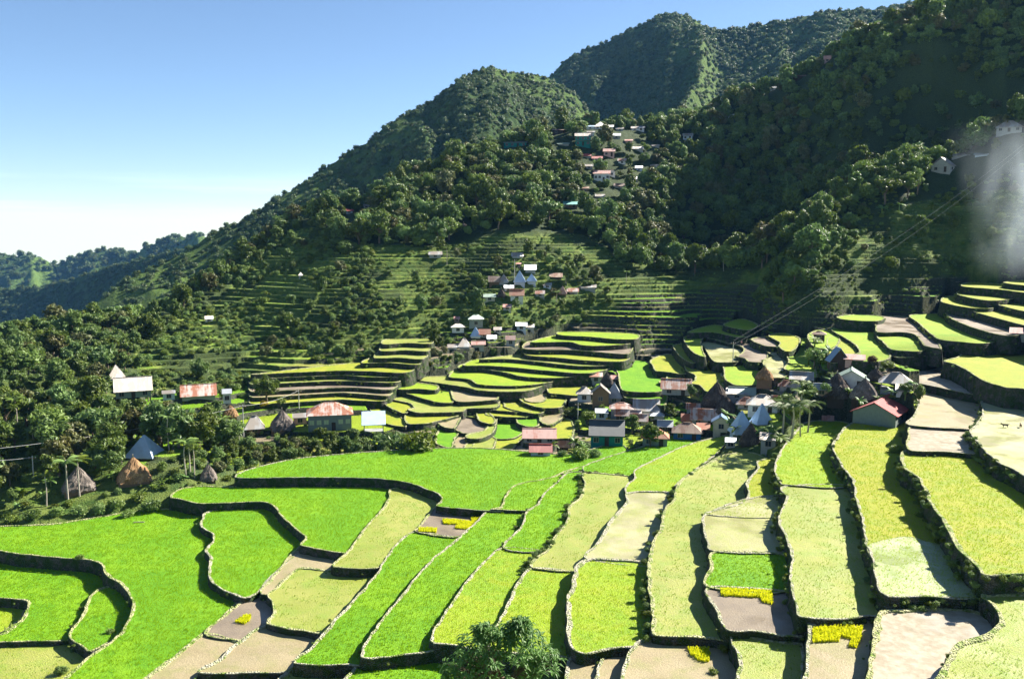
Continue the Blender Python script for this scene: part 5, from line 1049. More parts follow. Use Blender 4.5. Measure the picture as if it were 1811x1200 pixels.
BUSH = [crown_mesh('foliage', 80+i, 12, 64, .13, m, zs=.55, cz=.35, spread=.6, lr=(.3, .5)) for i, m in enumerate(('leaf_light', 'leaf', 'weed', 'leaf_light'))]
FARC = [crown_mesh('far_crown', 90+i, 6, 34, .22, 'leaf_far', zs=.7, cz=.5, spread=.5, lr=(.4, .62)) for i in range(3)]
TUFT = [crown_mesh('tuft', 95+i, 4, 34, .26, 'weed' if i else 'leaf_light', zs=.6, cz=.3, core=False, spread=.5, lr=(.3, .5)) for i in range(2)]
hid = bpy.data.collections.new('scatter_sources')
def src(meshes, pre):
    c = bpy.data.collections.new(pre); 
    for i, m in enumerate(meshes): o = bpy.data.objects.new('%s_%d' % (pre, i), m); c.objects.link(o)
    return c
def scatter(name, P_, S_, col, label=None, zr=(.8, 1.35)):
    me = bpy.data.meshes.new(name); me.vertices.add(len(P_)); me.vertices.foreach_set('co', np.asarray(P_, np.float32).ravel())
    q_ = np.asarray(S_, np.float32)[:, None]*np.ones((1, 3), np.float32); q_[:, 2] *= rng.uniform(*zr, len(q_)); at = me.attributes.new('s', 'FLOAT_VECTOR', 'POINT'); at.data.foreach_set('vector', q_.ravel())
    o = link(bpy.data.objects.new(name, me)); tag(o, label, None, None, 'stuff')
    g = bpy.data.node_groups.new(name, 'GeometryNodeTree'); g.interface.new_socket('Geometry', in_out='INPUT', socket_type='NodeSocketGeometry'); g.interface.new_socket('Geometry', in_out='OUTPUT', socket_type='NodeSocketGeometry')
    n = lambda t: g.nodes.new(t)
    gi, gout, ins, ci, na, rv, rs = n('NodeGroupInput'), n('NodeGroupOutput'), n('GeometryNodeInstanceOnPoints'), n('GeometryNodeCollectionInfo'), n('GeometryNodeInputNamedAttribute'), n('FunctionNodeRandomValue'), n('FunctionNodeRandomValue')
    ci.inputs[0].default_value = col; ci.inputs['Separate Children'].default_value = True; ci.inputs['Reset Children'].default_value = True
    na.data_type = 'FLOAT_VECTOR'; na.inputs[0].default_value = 's'
    rv.data_type = 'FLOAT_VECTOR'; rv.inputs[0].default_value = (-.12, -.12, 0); rv.inputs[1].default_value = (.12, .12, 6.283)
    rs.data_type = 'INT'; rs.inputs[4].default_value = 0; rs.inputs[5].default_value = len(col.objects)-1; rs.inputs['Seed'].default_value = 5
    L = g.links.new
    L(gi.outputs[0], ins.inputs['Points']); L(ci.outputs[0], ins.inputs['Instance']); ins.inputs['Pick Instance'].default_value = True
    L(rs.outputs[2], ins.inputs['Instance Index']); L(rv.outputs[0], ins.inputs['Rotation']); L(na.outputs[0], ins.inputs['Scale']); L(ins.outputs[0], gout.inputs[0])
    md = o.modifiers.new('scatter', 'NODES'); md.node_group = g
    return o
SRC_TREE, SRC_BUSH, SRC_FAR, SRC_TUFT = src(CROWN, 'tree_source'), src(BUSH, 'bush_source'), src(FARC, 'far_source'), src(TUFT, 'tuft_source')
FP = [(c, bb) for c, z, bb in FIELDS]
def infield(x, y, grow=0.):
    r = np.zeros(len(x), bool)
    for c, bb in FP:
        i = np.nonzero((x > bb[0]) & (x < bb[1]) & (y > bb[2]) & (y < bb[3]) & ~r)[0]
        if len(i): r[i[inside(c, x[i], y[i])]] = True
    return r
def visible(x, y, z, top):
    ok = np.ones(len(x), bool)
    for t in np.linspace(.3, .97, 26): ok &= (CH+(z+top-CH)*t) > smooth_z(x*t, y*t)-1
    return ok
def zone(poly, sp, r0, r1, size, seed, mask=None, dens=1., avoid=True, top=6):
    rg = np.random.default_rng(seed); pz = np.array([tuple(map(float, s.split(','))) for s in poly.split()])
    x, y = np.meshgrid(np.arange(-320, 420, sp), np.arange(r0, r1, sp)); x = (x+rg.uniform(-.45, .45, x.shape)*sp).ravel(); y = (y+rg.uniform(-.45, .45, y.shape)*sp).ravel()
    k = np.abs(x/y) < .62; x, y = x[k], y[k]
    z = ground_z(x, y); px, py, f = proj(x, y, z)
    k = inside(pz, px, py) & (rg.random(len(x)) < dens)
    if mask is not None: k &= mask(x, y)
    x, y, z, px, py, f = [v[k] for v in (x, y, z, px, py, f)]
    k = visible(x, y, z, top) & ~infield(x, y); x, y, z, px, py, f = [v[k] for v in (x, y, z, px, py, f)]
    s = rg.uniform(size[0], size[1], len(x))*rg.choice([.55, .75, 1, 1, 1.3], len(x)); out = []
    for i in range(len(x)):
        w_ = s[i]*F/f[i]; d = math.hypot(x[i], y[i]); bad = False
        if avoid:
            for a0, b0, a1, b1, kd in KEEP:
                if d < kd+4 and px[i]+w_*.5 > a0 and px[i]-w_*.5 < a1 and py[i] > b0 and py[i]-w_*1.7 < b1-(b1-b0)*.3 and kd-d < 60:
                    bad = True; break
        if not bad: out.append((x[i], y[i], z[i], s[i], px[i], py[i], d))
    return out
TREES = []
TREES += [t+('left',) for t in zone('-90,650 0,612 40,590 90,585 150,560 190,540 240,580 235,620 226,640 215,700 290,715 420,735 400,760 440,775 430,800 300,830 260,860 200,880 100,880 60,905 -90,920', 4.3, 140, 340, (2.3, 4.0), 1)]
TREES += [t+('ridge',) for t in zone('225,620 300,530 380,465 460,400 545,335 560,395 480,430 400,490 330,555 260,625', 5.0, 250, 470, (2.2, 4.0), 2, dens=.85)]
TREES += [t+('hill',) for t in zone('545,330 620,290 760,240 900,190 1000,150 1300,80 1500,0 1700,-160 2100,-400 2100,200 1800,262 1760,275 1640,328 1560,350 1500,372 1440,425 1400,440 1330,485 1150,485 1095,470 1060,425 960,405 880,405 760,440 600,432 545,400', 3.9, 280, 560, (2.6, 4.7), 3)]
TREES += [t+('spur',) for t in zone('1325,560 1345,505 1390,440 1425,400 1500,350 1530,330 1560,345 1520,400 1480,450 1440,500 1400,530 1350,565', 4.0, 250, 345, (1.7, 3.2), 4)]
TREES += [t+('knoll',) for t in zone('715,640 745,590 790,560 820,520 850,490 930,445 990,450 1060,480 1080,530 1060,575 985,600 960,640 860,636 790,650', 3.7, 240, 350, (1.5, 2.9), 5, dens=.8)]
TREES += [t+('shade',) for t in zone('1480,420 1560,370 1640,340 1811,300 1811,470 1680,490 1540,510 1460,520', 6.5, 225, 345, (1.6, 3.0), 6, dens=.45)]
TREES += [t+('patch',) for t in zone('250,560 300,480 400,430 560,395 600,435 760,445 850,440 800,520 760,600 640,650 560,680 430,700 330,720 240,690', 6.0, 200, 410, (1.6, 3.0), 7, dens=.62, mask=lambda x, y: fbm(x/22, y/22, 91, 3) > .02)]
TREES += [t+('band',) for t in zone('425,778 560,775 640,772 700,765 780,790 790,806 760,818 640,814 560,812 450,828 400,842 300,862 330,830 400,800', 3.0, 150, 215, (1.2, 2.1), 8, dens=.9)]
GL = dict(left=('leafy tree crowded in the dense wood left of the paddies', 'trees in the left wood'), ridge=('dark tree on the left ridge slope below the skyline', 'trees on the left ridge'), hill=('tall broadleaf tree in the forest covering the big hill', 'trees of the hill forest'),
          spur=('tree on the narrow sunlit spur right of the shaded bowl', 'trees on the spur'), knoll=('small tree among the knoll village houses', 'trees on the village knoll'), shade=('scattered tree on the shaded terraces below the right spur', 'trees on the shaded right terraces'),
          patch=('small tree among overgrown terraces on the left slope', 'trees on the overgrown terraces'), band=('low dark bushy tree on the bank above the broad green paddy', 'bushy trees on the bank'))
def put(name, loc, s, crown, trunk, label, cat, group, rz=None, cname='crown', sz=None):
    o = empty(name, loc, random.uniform(0, 6.28) if rz is None else rz, label, cat, group); o.scale = (s, s, (sz or s))
    c = bpy.data.objects.new(cname, crown); link(c, o)
    if trunk: link(bpy.data.objects.new('trunk', trunk), o)
    return o
order = sorted(range(len(TREES)), key=lambda i: TREES[i][6]/TREES[i][3] if TREES[i][7] != 'left' else TREES[i][6]/TREES[i][3]*.6)
near = set(order[:285])
for i in near:
    x, y, z, s, px, py, d, kd = TREES[i]; lb, g = GL[kd]
    put('broadleaf_tree', (x, y, z-.2), s, random.choice(CROWN), random.choice(TRUNK), lb, 'tree', g)
rest = [TREES[i] for i in order[285:]]
print('trees', len(TREES))
scatter('forest', [(t[0], t[1], t[2]-.25*t[3]) for t in rest], [t[3] for t in rest], SRC_TREE, 'dense green forest covering the hillsides')
# undergrowth on terrace banks and in the villages
UG = []
UG += zone('240,700 240,560 300,470 400,420 560,395 600,430 760,440 860,430 800,520 760,600 640,660 560,690 430,705', 2.1, 190, 420, (.7, 1.6), 21, mask=lambda x, y: fbm(x/13, y/13, 90, 3) > -.12, top=2)
UG += zone('-90,640 240,600 240,700 430,740 450,840 300,870 60,905 -90,930', 2.6, 140, 280, (.7, 1.4), 22, dens=.8, top=2)
UG += zone('700,650 760,560 830,490 930,440 1060,470 1090,540 985,610 960,650', 2.2, 235, 350, (.6, 1.2), 23, dens=.6, top=2)
UG += zone('1000,690 1100,650 1460,640 1640,640 1640,700 1610,760 1500,750 1440,745 1370,815 1290,800 1250,760 1140,790 1040,820 960,812 930,790', 1.9, 145, 235, (.5, 1.0), 24, dens=.45, top=2)
UG += zone('1440,520 1480,400 1640,330 1811,280 1811,500 1640,520', 3.0, 215, 350, (.6, 1.5), 25, dens=.4, top=2)
UG += zone('1320,570 1350,500 1440,400 1540,330 1600,340 1480,470 1380,560', 2.0, 245, 345, (.7, 1.3), 26, dens=.8, top=2)
UG += zone('420,775 800,765 800,812 640,822 430,840 280,872 250,860', 1.7, 150, 220, (.5, 1.1), 27, dens=.9, top=2)
UG += zone('650,720 800,640 1000,600 1330,560 1811,480 1811,640 1300,700 1000,800 780,800', 2.6, 170, 300, (.3, .75), 28, dens=.22, top=2)
# hedges and weeds on the faces of the paddy walls
HV = {'hedge-topped': (2.6, .62, 1.), 'shaggy': (2.2, .42, .9), 'overgrown': (2.0, .5, .85), 'bushy': (2.0, .5, .8), 'bush': (1., .4, .35), 'weeds': (1.2, .35, .7)}
HP, HS, WP, WS = [], [], [], []
for (c, z, bb), rec in zip(FIELDS, FG+[None]*len(FIELDS)):
    n = len(c); tn = np.roll(c, -1, 0)-np.roll(c, 1, 0); tn /= np.linalg.norm(tn, axis=1)[:, None]+1e-9; nr = np.stack([tn[:, 1], -tn[:, 0]], 1)
    lb = rec[3] if rec else ''; key = next((k for k in HV if k in lb), None)
    den = vn(c[:, 0]/4, c[:, 1]/4, 400)+.5
    mid_ = rec is None
    for i in range(n):
        gx, gy = c[i]+nr[i]*1.0
        if abs(gx/max(gy, 1)) > .66: continue
        gl = float(ground_z(gx, gy)[0]); drop = z-gl
        if drop < .35 or drop > 9: continue
        m, sz, pr = HV[key] if key else (.45, .24, .35)
        if mid_: m, sz, pr = .5, .42, .45
        k = rng.poisson(m*den[i]*1.0)
        for j in range(k):
            h = rng.random(); p = c[i]+nr[i]*(.12+h*.3+rng.random()*.15)+rng.uniform(-.4, .4, 2); pz = z-h*min(drop, 3.2)+(.05 if key else -.1)
            s = sz*rng.uniform(.5, 1.25)
            (HP if (s > .4 and key) else WP).append((p[0], p[1], pz-s*.25)); (HS if (s > .4 and key) else WS).append(s)
print('hedge', len(HP), 'weeds', len(WP), 'ug', len(UG))
hs_ = sorted(range(len(HP)), key=lambda i: -HS[i]/math.hypot(HP[i][0], HP[i][1]))
for i in hs_[:230]: put('shrub', HP[i], HS[i]*1.1, random.choice(BUSH), None, 'leafy shrub growing from the stone face of a paddy wall', 'shrub', 'shrubs on the paddy walls', cname='foliage')
scatter('undergrowth', [(u[0], u[1], u[2]-.1) for u in UG]+[HP[i] for i in hs_[230:]], [u[3] for u in UG]+[HS[i] for i in hs_[230:]], SRC_BUSH, 'low bushes and undergrowth on the terrace banks')
scatter('wall_weeds', WP, WS, SRC_TUFT, 'grass and weeds growing on the terrace walls')
# grass tufts hanging over the risers of the bowl terraces
sr = (TR[1:, :] < .5) & (TR[:-1, :] > .5) & (RR[1:, :] > 175) & (RR[1:, :] < 372)
ri_, ci_ = np.nonzero(sr); k = (rng.random(len(ri_)) < .16*(vn(GX[ri_, ci_]/7, GY[ri_, ci_]/7, 601)+.62)); ri_, ci_ = ri_[k], ci_[k]
gx_ = GX[ri_, ci_]; gy_ = GY[ri_, ci_]+rng.uniform(-.1, .9, len(ri_)); gz_ = ground_z(gx_, gy_); kk = visible(gx_, gy_, gz_, 2) & ~infield(gx_, gy_); ppx, ppy, pf = proj(gx_, gy_, gz_); kk &= (ppx > -60) & (ppx < 1870)
kk &= (ppy > lin(TER_TOP, ppx)-6) & (ppx > 228)
scatter('bank_grass', np.stack([gx_[kk], gy_[kk], gz_[kk]-.1], 1), rng.uniform(.3, .75, int(kk.sum())), SRC_TUFT, 'grass hanging over the banks of the hillside terraces'); print('bank', int(kk.sum()))
# rice plants standing in the nearer paddies
def rice_src(name, mat, blades, sd):
    rg = random.Random(sd); ms = []
    for v in range(2):
        vs, fs = [], []
        for i in range(blades):
            an = rg.uniform(0, 6.28); r0 = rg.uniform(0, .25); ln = rg.uniform(.4, .9); x0, y0 = math.cos(an)*r0, math.sin(an)*r0; cx_, cy_ = -math.sin(an)*.06, math.cos(an)*.06; b = len(vs)
            vs += [(x0-cx_, y0-cy_, 0), (x0+cx_, y0+cy_, 0), (x0+cx_*.4+math.cos(an)*ln*.32, y0+cy_*.4+math.sin(an)*ln*.32, ln), (x0-cx_*.4+math.cos(an)*ln*.32, y0-cy_*.4+math.sin(an)*ln*.32, ln)]; fs.append((b, b+1, b+2, b+3))
        me = bpy.data.meshes.new(name); me.from_pydata(vs, [], fs); me.materials.append(MATS[mat]); ms.append(me)
    return src(ms, name)
for nm_, c_ in (('plant_bright', (.24, .40, .004)), ('plant_lime', (.32, .43, .004)), ('plant_thin', (.24, .36, .02))):
    a = N(nm_); oi = a.n('ObjectInfo').outputs['Random']; hs = a.n('HueSaturation'); hs.inputs['Color'].default_value = (*c_, 1); a.inp(hs, 'Value', a.mr(oi, 0, 1, .88, 1.12)); a.bsdf(hs.outputs[0], .6, .2, None, trans=(.45, hs.outputs[0]))
for nm_, kinds, dn, hs_r in (('plant_bright', ('rice_bright',), 10., (.15, .27)), ('plant_lime', ('rice_lime', 'rice_yellow'), 8., (.14, .24)), ('plant_thin', ('rice_thin',), 5., (.12, .22))):
    PP, SS_ = [], []
    for (c, z, bb), rec in zip(FIELDS, FG):
        if rec[1] not in kinds: continue
        ar = (bb[1]-bb[0])*(bb[3]-bb[2]); n = int(ar*dn)
        x = rng.uniform(bb[0], bb[1], n); y = rng.uniform(bb[2], bb[3], n)
        x = np.round(x/.28)*.28+rng.uniform(-.06, .06, n)
        k = inside(c, x, y); x, y = x[k], y[k]; k = (np.abs(x/y) < .64) & (rng.random(len(x)) < np.clip(135/y, .25, 1)) & (vn(x/3, y/3, 700)+vn(x/.9, y/.9, 701)*.6 > (-.5 if nm_ != 'plant_thin' else -.12)); x, y = x[k], y[k]
        PP.append(np.stack([x, y, np.full(len(x), z-.01)], 1))
    PP = np.concatenate(PP); print(nm_, len(PP))
    scatter(nm_.replace('plant_', 'rice_plants_') if False else 'rice_plants', PP, rng.uniform(*hs_r, len(PP)), rice_src(nm_+'_source', nm_, 9 if nm_ == 'plant_bright' else 7, 3), {'plant_bright': 'dense bright green rice plants', 'plant_lime': 'yellow-green rice plants', 'plant_thin': 'thinly planted rice shoots'}[nm_])
# forest on the far mountains, only where it can be seen
ev = np.arctan2(FZ+6-CH, FR); run = np.maximum.accumulate(ev, axis=0)
base = np.full(faz.size, -9.)
sa_ = np.radians(faz); rr_ = np.arange(90, 560, 6.)
A2, R2 = np.meshgrid(sa_, rr_); e2 = np.arctan2(smooth_z(np.sin(A2)*R2, np.cos(A2)*R2)-CH, R2).max(0)
vis = (ev >= run-.002) & (ev > e2[None]-.01)
FPt, FSc = [], []
for r in range(1, fn-1):
    rv_ = frad[r]; drr = frad[r+1]-frad[r]; da = math.radians(.075)*rv_
    spc = 4.9 if rv_ < 1150 else (7.2 if rv_ < 1750 else 15.)
    ex = da*drr*1.25/(spc*spc)
    cols = np.nonzero(vis[r])[0]
    k = rng.poisson(ex*np.where(GRS[r, cols] > .6, .55, 1)); cols = np.repeat(cols, k)
    if len(cols) == 0: continue
    fa2 = rng.random(len(cols)); fr2 = rng.random(len(cols)); c1 = np.minimum(cols+1, fa_-1)
    an = np.radians(faz[cols]+fa2*.075); rr = rv_+fr2*drr
    zz = (FZ[r, cols]*(1-fa2)+FZ[r, c1]*fa2)*(1-fr2)+(FZ[r+1, cols]*(1-fa2)+FZ[r+1, c1]*fa2)*fr2
    FPt.append(np.stack([np.sin(an)*rr, np.cos(an)*rr, zz-1.2], 1)); FSc.append(spc*rng.uniform(.36, .72, len(cols)))
FPt = np.concatenate(FPt); FSc = np.concatenate(FSc); print('far', len(FPt))
scatter('mountain_forest', FPt, FSc, SRC_FAR, 'unbroken forest on the distant mountains')
# ------------------------------------------------------------------ palms, bananas, named trees, near tree
def frond_mesh(name, seed, n, L, droop, width, h, r, trunkmat, leafmat_, up=.9, banana=False):
    rg = random.Random(seed); vs, fs = [], []
    for i in range(n):
        an = i*6.283/n*1.0+rg.uniform(-.3, .3); el = rg.uniform(.15, up); l = L*rg.uniform(.8, 1.1); c, s = math.cos(an), math.sin(an); k = 8; b = len(vs); pr = Vector((0, 0, h)); P_ = []
        for j in range(k+1):
            t = j/k; e = el-droop*t*1.6; P_.append(pr.copy()); pr = pr+Vector((c*math.cos(e), s*math.cos(e), math.sin(e)))*l/k
        for j in range(k+1):
            t = j/k; w_ = width*(math.sin(math.pi*min(1, t*.9+.1))**.6)*(1 if j < k else .2); sd_ = Vector((-s, c, 0))*w_; dz = Vector((0, 0, -w_*(.35 if banana else .5)))
            vs += [tuple(P_[j]+sd_+dz), tuple(P_[j]), tuple(P_[j]-sd_+dz)]
        for j in range(k):
            if banana: fs += [(b+j*3, b+j*3+1, b+j*3+4, b+j*3+3), (b+j*3+1, b+j*3+2, b+j*3+5, b+j*3+4)]
            else:                              # separate leaflets
                for q in range(3):
                    p0 = P_[j].lerp(P_[j+1], q/3); w_ = width*1.3*(1-.5*j/k)
                    for sg in (-1, 1):
                        e_ = p0+Vector((-s, c, 0))*sg*w_+Vector((c, s, 0))*w_*.5+Vector((0, 0, -w_*.55)); b2 = len(vs); vs += [tuple(p0), tuple(p0+Vector((c, s, 0))*.12), tuple(e_)]; fs.append((b2, b2+1, b2+2))
    me = bpy.data.meshes.new('fronds'); me.from_pydata(vs, [], fs); me.materials.append(MATS[leafmat_])
    vs, fs = [], []; tube(vs, fs, [(0, 0, -.6), (.04*h, 0, h*.35), (.05*h, 0, h*.7), (0, 0, h+.15)], [r*1.3, r, r*.85, r*.8], 7)
    mt = bpy.data.meshes.new('trunk'); mt.from_pydata(vs, [], fs); mt.materials.append(MATS[trunkmat]); return me, mt
PALM = [frond_mesh('palm', 200+i, 11, 2.0, .75, .38, h_, .10, 'bark_pale', 'leaf_light') for i, h_ in enumerate((5.5, 7.0, 4.0))]
COCO = [frond_mesh('palm', 210, 15, 3.0, .8, .55, 5., .15, 'bark_pale', 'leaf')]
BAN = [frond_mesh('banana', 220+i, 9, 2.3, .7, .34, 1.5, .14, 'weed', 'banana_leaf', up=1.25, banana=True) for i in range(3)]
def at_px(px, py):
    h = hit(px, py); return h
def plant(kind, px, py, hpx, label, group, meshes, natural, cname):
    h = at_px(px, py)
    if not h: return
    k = proj(*h)[2]/F; s = hpx*k/natural; me, mt = random.choice(meshes)
    o = empty(kind, (h[0], h[1], h[2]), random.uniform(0, 6.28), label, 'palm' if 'palm' in kind else 'banana plant', group); o.scale = (s, s, s)
    link(bpy.data.objects.new(cname, me), o); link(bpy.data.objects.new('trunk', mt), o)
for px, py, hp in ((82, 896, 68), (121, 892, 92), (141, 880, 80), (216, 822, 50), (330, 846, 76), (337, 843, 74), (344, 845, 66), (60, 800, 60), (30, 770, 60), (395, 800, 56), (300, 800, 60), (180, 770, 56), (110, 730, 50), (425, 790, 44), (360, 770, 48), (270, 765, 46)):
    plant('areca_palm', px, py, hp, 'slim areca palm with a thin pale trunk at the left wood edge', 'areca palms by the left wood', PALM[:1] if hp > 60 else PALM, 6.6, 'fronds')
for px, py, hp in ((1001, 505, 34), (985, 535, 30), (790, 470, 36), (1108, 500, 30), (1350, 360, 34), (1120, 330, 24), (1150, 340, 24), (1280, 480, 28)):
    plant('feather_palm', px, py, hp, 'feathery palm rising above the shrubs beside the hillside houses', 'palms among the hillside houses', PALM, 6.6, 'fronds')
for px, py, hp in ((1383, 770, 78), (1400, 776, 84), (1416, 772, 80), (1428, 765, 72), (1395, 735, 60), (1410, 740, 66), (1422, 728, 58), (1471, 692, 40)):
    plant('coconut_palm', px, py, hp, 'palm in the tall green clump between the village and the dark thatched hut', 'palms of the village clump', COCO+PALM, 7., 'fronds')
for px, py, hp in ((320, 752, 34), (335, 758, 36), (350, 762, 34), (300, 770, 30), (372, 765, 32), (1365, 785, 34), (1378, 792, 36), (1352, 778, 32), (1290, 700+62, 22), (1300, 690+80, 24), (1286, 745, 26), (1500, 706, 22), (1475, 688, 26), (1575, 712, 22), (1600, 716, 24), (280, 740, 28), (55, 800, 30), (90, 780, 32), (28, 850, 30), (180, 840, 26), (150, 800, 28),
                   (1452, 640, 26), (1440, 632, 26), (1430, 646, 28), (1465, 645, 24), (1610, 690, 22), (975, 800, 24), (1018, 795, 26), (1030, 802, 22), (1550, 735, 18), (1520, 722, 18), (90, 862, 24), (40, 880, 24), (200, 850, 20), (1650, 372, 20), (1720, 366, 18), (1560, 380, 20), (1590, 372, 20)):
    plant('banana_plant', px, py, hp, 'banana plant with broad arching leaves in a garden beside houses', 'banana plants in the gardens', BAN, 2.9, 'leaves')
for i, (px, py) in enumerate(((285, 858), (300, 856), (312, 852), (270, 868), (326, 850), (60, 896), (75, 880), (30, 900))):
    plant('banana_plant', px, py, 14, 'banana plant with broad arching leaves in a garden beside houses', 'banana plants in the gardens', BAN, 2.9, 'leaves')
def ntree(px, py, wpx, label, crown=None, zf=1., bush=False, name='broadleaf_tree', lift=0):
    h = at_px(px, py)
    if not h: return
    s = wpx*proj(*h)[2]/F/(1.9 if not bush else 2.0)
    put('shrub' if bush else name, (h[0], h[1], h[2]-.1), s, crown or (random.choice(BUSH) if bush else random.choice(CROWN)), None if bush else random.choice(TRUNK), label, 'shrub' if bush else 'tree', None, sz=s*zf, cname='foliage' if bush else 'crown')
YEL = crown_mesh('foliage', 301, 6, 90, .12, 'leaf_yellow', zs=.55, cz=.35, spread=.6, lr=(.3, .45)); RED = crown_mesh('foliage', 302, 7, 90, .12, 'leaf_red', zs=.55, cz=.35, spread=.6, lr=(.3, .45))
FEATH = crown_mesh('bamboo_leaves', 303, 26, 70, .07, 'leaf_light', zs=1.5, cz=1.6, spread=.6, lr=(.14, .26), core=False)
ntree(472, 716, 54, 'round dark grey-green tree alone at the edge of the left terraces', CROWN[0], 1.0)
ntree(466, 722, 22, 'shrub covered in orange-yellow flowers below the round dark tree', YEL, bush=True)
ntree(440, 724, 28, 'dull green shrub left of the yellow-flowered one', bush=True); ntree(497, 722, 24, 'pale shrub right of the yellow-flowered one', bush=True)
ntree(1440, 652, 46, 'dense dark round tree below the lone brown hut', CROWN[2], .9); ntree(1075, 744, 14, 'little orange-flowered bush above the teal house roof', YEL, bush=True)
ntree(1150, 790, 46, 'greyish leafy tree in front of the middle of the village', CROWN[1], .9); ntree(1118, 768, 40, 'olive green tree beside the greyish village tree', CROWN[5], .9); ntree(1040, 752, 34, 'dark bushy tree below the pale blue house', CROWN[2], .8); ntree(1012, 746, 34, 'bushy tree at the left end of the village', CROWN[0], .8)
for p_ in ((1400, 752, 46, 'broad dark tree at the foot of the village palm clump'), (1426, 742, 42, 'dark leafy tree right of the palm clump'), (1388, 728, 38, 'leafy tree behind the palm clump'), (1460, 700, 26, 'small tree between the palm clump and the pink-walled house')): ntree(*p_)
ntree(1185, 738, 26, 'slim tree beneath the house on tall posts', CROWN[3], .9); ntree(1222, 705, 26, 'thin tree behind the house on tall posts', CROWN[3], .9); ntree(1230, 730, 20, 'brownish bush beside the rust-striped roof', RED, bush=True)
ntree(1625, 715, 30, 'small conifer-like tree beside the white open shed', CROWN[3], 1.1); ntree(1600, 735, 26, 'tree squeezed between white open shed and red roof', CROWN[0], .8); ntree(1570, 658, 30, 'bushy tree behind the dark thatched hut at the paddy corner', CROWN[2], .7); ntree(1540, 650, 26, 'reddish brown bush behind the low pink roof', RED, bush=True)
ntree(1584, 800, 34, 'leafy bush at the corner below the red-roofed building', bush=True); ntree(1600, 772, 26, 'green bush hugging the right side of the red-roofed building', bush=True)
ntree(1435, 470, 72, 'tall spreading tree standing out on the sunlit spur', CROWN[1], .95); ntree(1385, 530, 46, 'bushy tree low on the sunlit spur', CROWN[4], .8); ntree(1405, 500, 44, 'bright bushy tree halfway up the sunlit spur', CROWN[2], .8)
ntree(1565, 362, 60, 'round-headed tree at the lower end of the right spur houses', CROWN[4], .9); ntree(1605, 352, 44, 'pale feathery bamboo clump left of the white-gabled spur house', FEATH, .9, name='bamboo'); ntree(1622, 345, 34, 'taller feathery bamboo clump next to the white-gabled spur house', FEATH, 1.2, name='bamboo')
ntree(742, 796, 74, 'broad rounded bush at the right end of the bank above the green paddy', bush=True); ntree(690, 796, 64, 'dark broad bush beside the rounded one on the bank', BUSH[1], bush=True); ntree(640, 798, 50, 'low dark bush in the middle of the bank', BUSH[1], bush=True)
ntree(1000, 918, 22, 'round bush at the left edge of the upper pale strip', bush=True); ntree(975, 962, 17, 'small dark bush at the foot of the upper pale strip', bush=True); ntree(912, 936, 13, 'tiny bush on the rim of the olive strip', bush=True)
ntree(1028, 812, 44, 'leafy bush at the village corner by the broad paddy', bush=True); ntree(995, 806, 22, 'small bush by the brown shack', bush=True); ntree(1050, 808, 30, 'green bush beside the teal house', bush=True)
ntree(107, 1192, 30, 'spiky green plant at the corner of the bottom left paddies', bush=True); ntree(1262, 1190, 22, 'grey-green tuft by the overgrown wall at bottom', bush=True); ntree(143, 998, 20, 'weedy bush on the long dark wall at lower left', bush=True); ntree(195, 1118, 20, 'pale weeds on the inner rim of the curved wall', bush=True)
ntree(270, 905, 44, 'bright green bush below the wall left of the teardrop paddy', bush=True); ntree(225, 915, 30, 'bush on the bank below the orange-brown hut', bush=True)
for i, (px, py) in enumerate(((20, 925), (60, 918), (100, 912), (140, 910), (175, 905), (205, 900), (245, 888))):
    h = hit(px, py)
    if h: put('shrub', h, 1.7, random.choice(BUSH), None, 'bush on the grassy bank behind the largest bright green paddy', 'shrub', 'bushes behind the largest green paddy', cname='foliage')
for px, py, w_ in ((1655, 875, 0), ):
    pass
# low debris: a log lying in the big field
h = hit(246, 925); vs, fs = [], []; tube(vs, fs, [(-.9, -.1, .1), (0, .05, .12), (.9, .1, .1)], [.09, .1, .07], 7); o = mesh('log', vs, fs, MATS['bark_pale']); o.location = h; tag(o, 'short log lying in the largest bright green paddy', 'log')
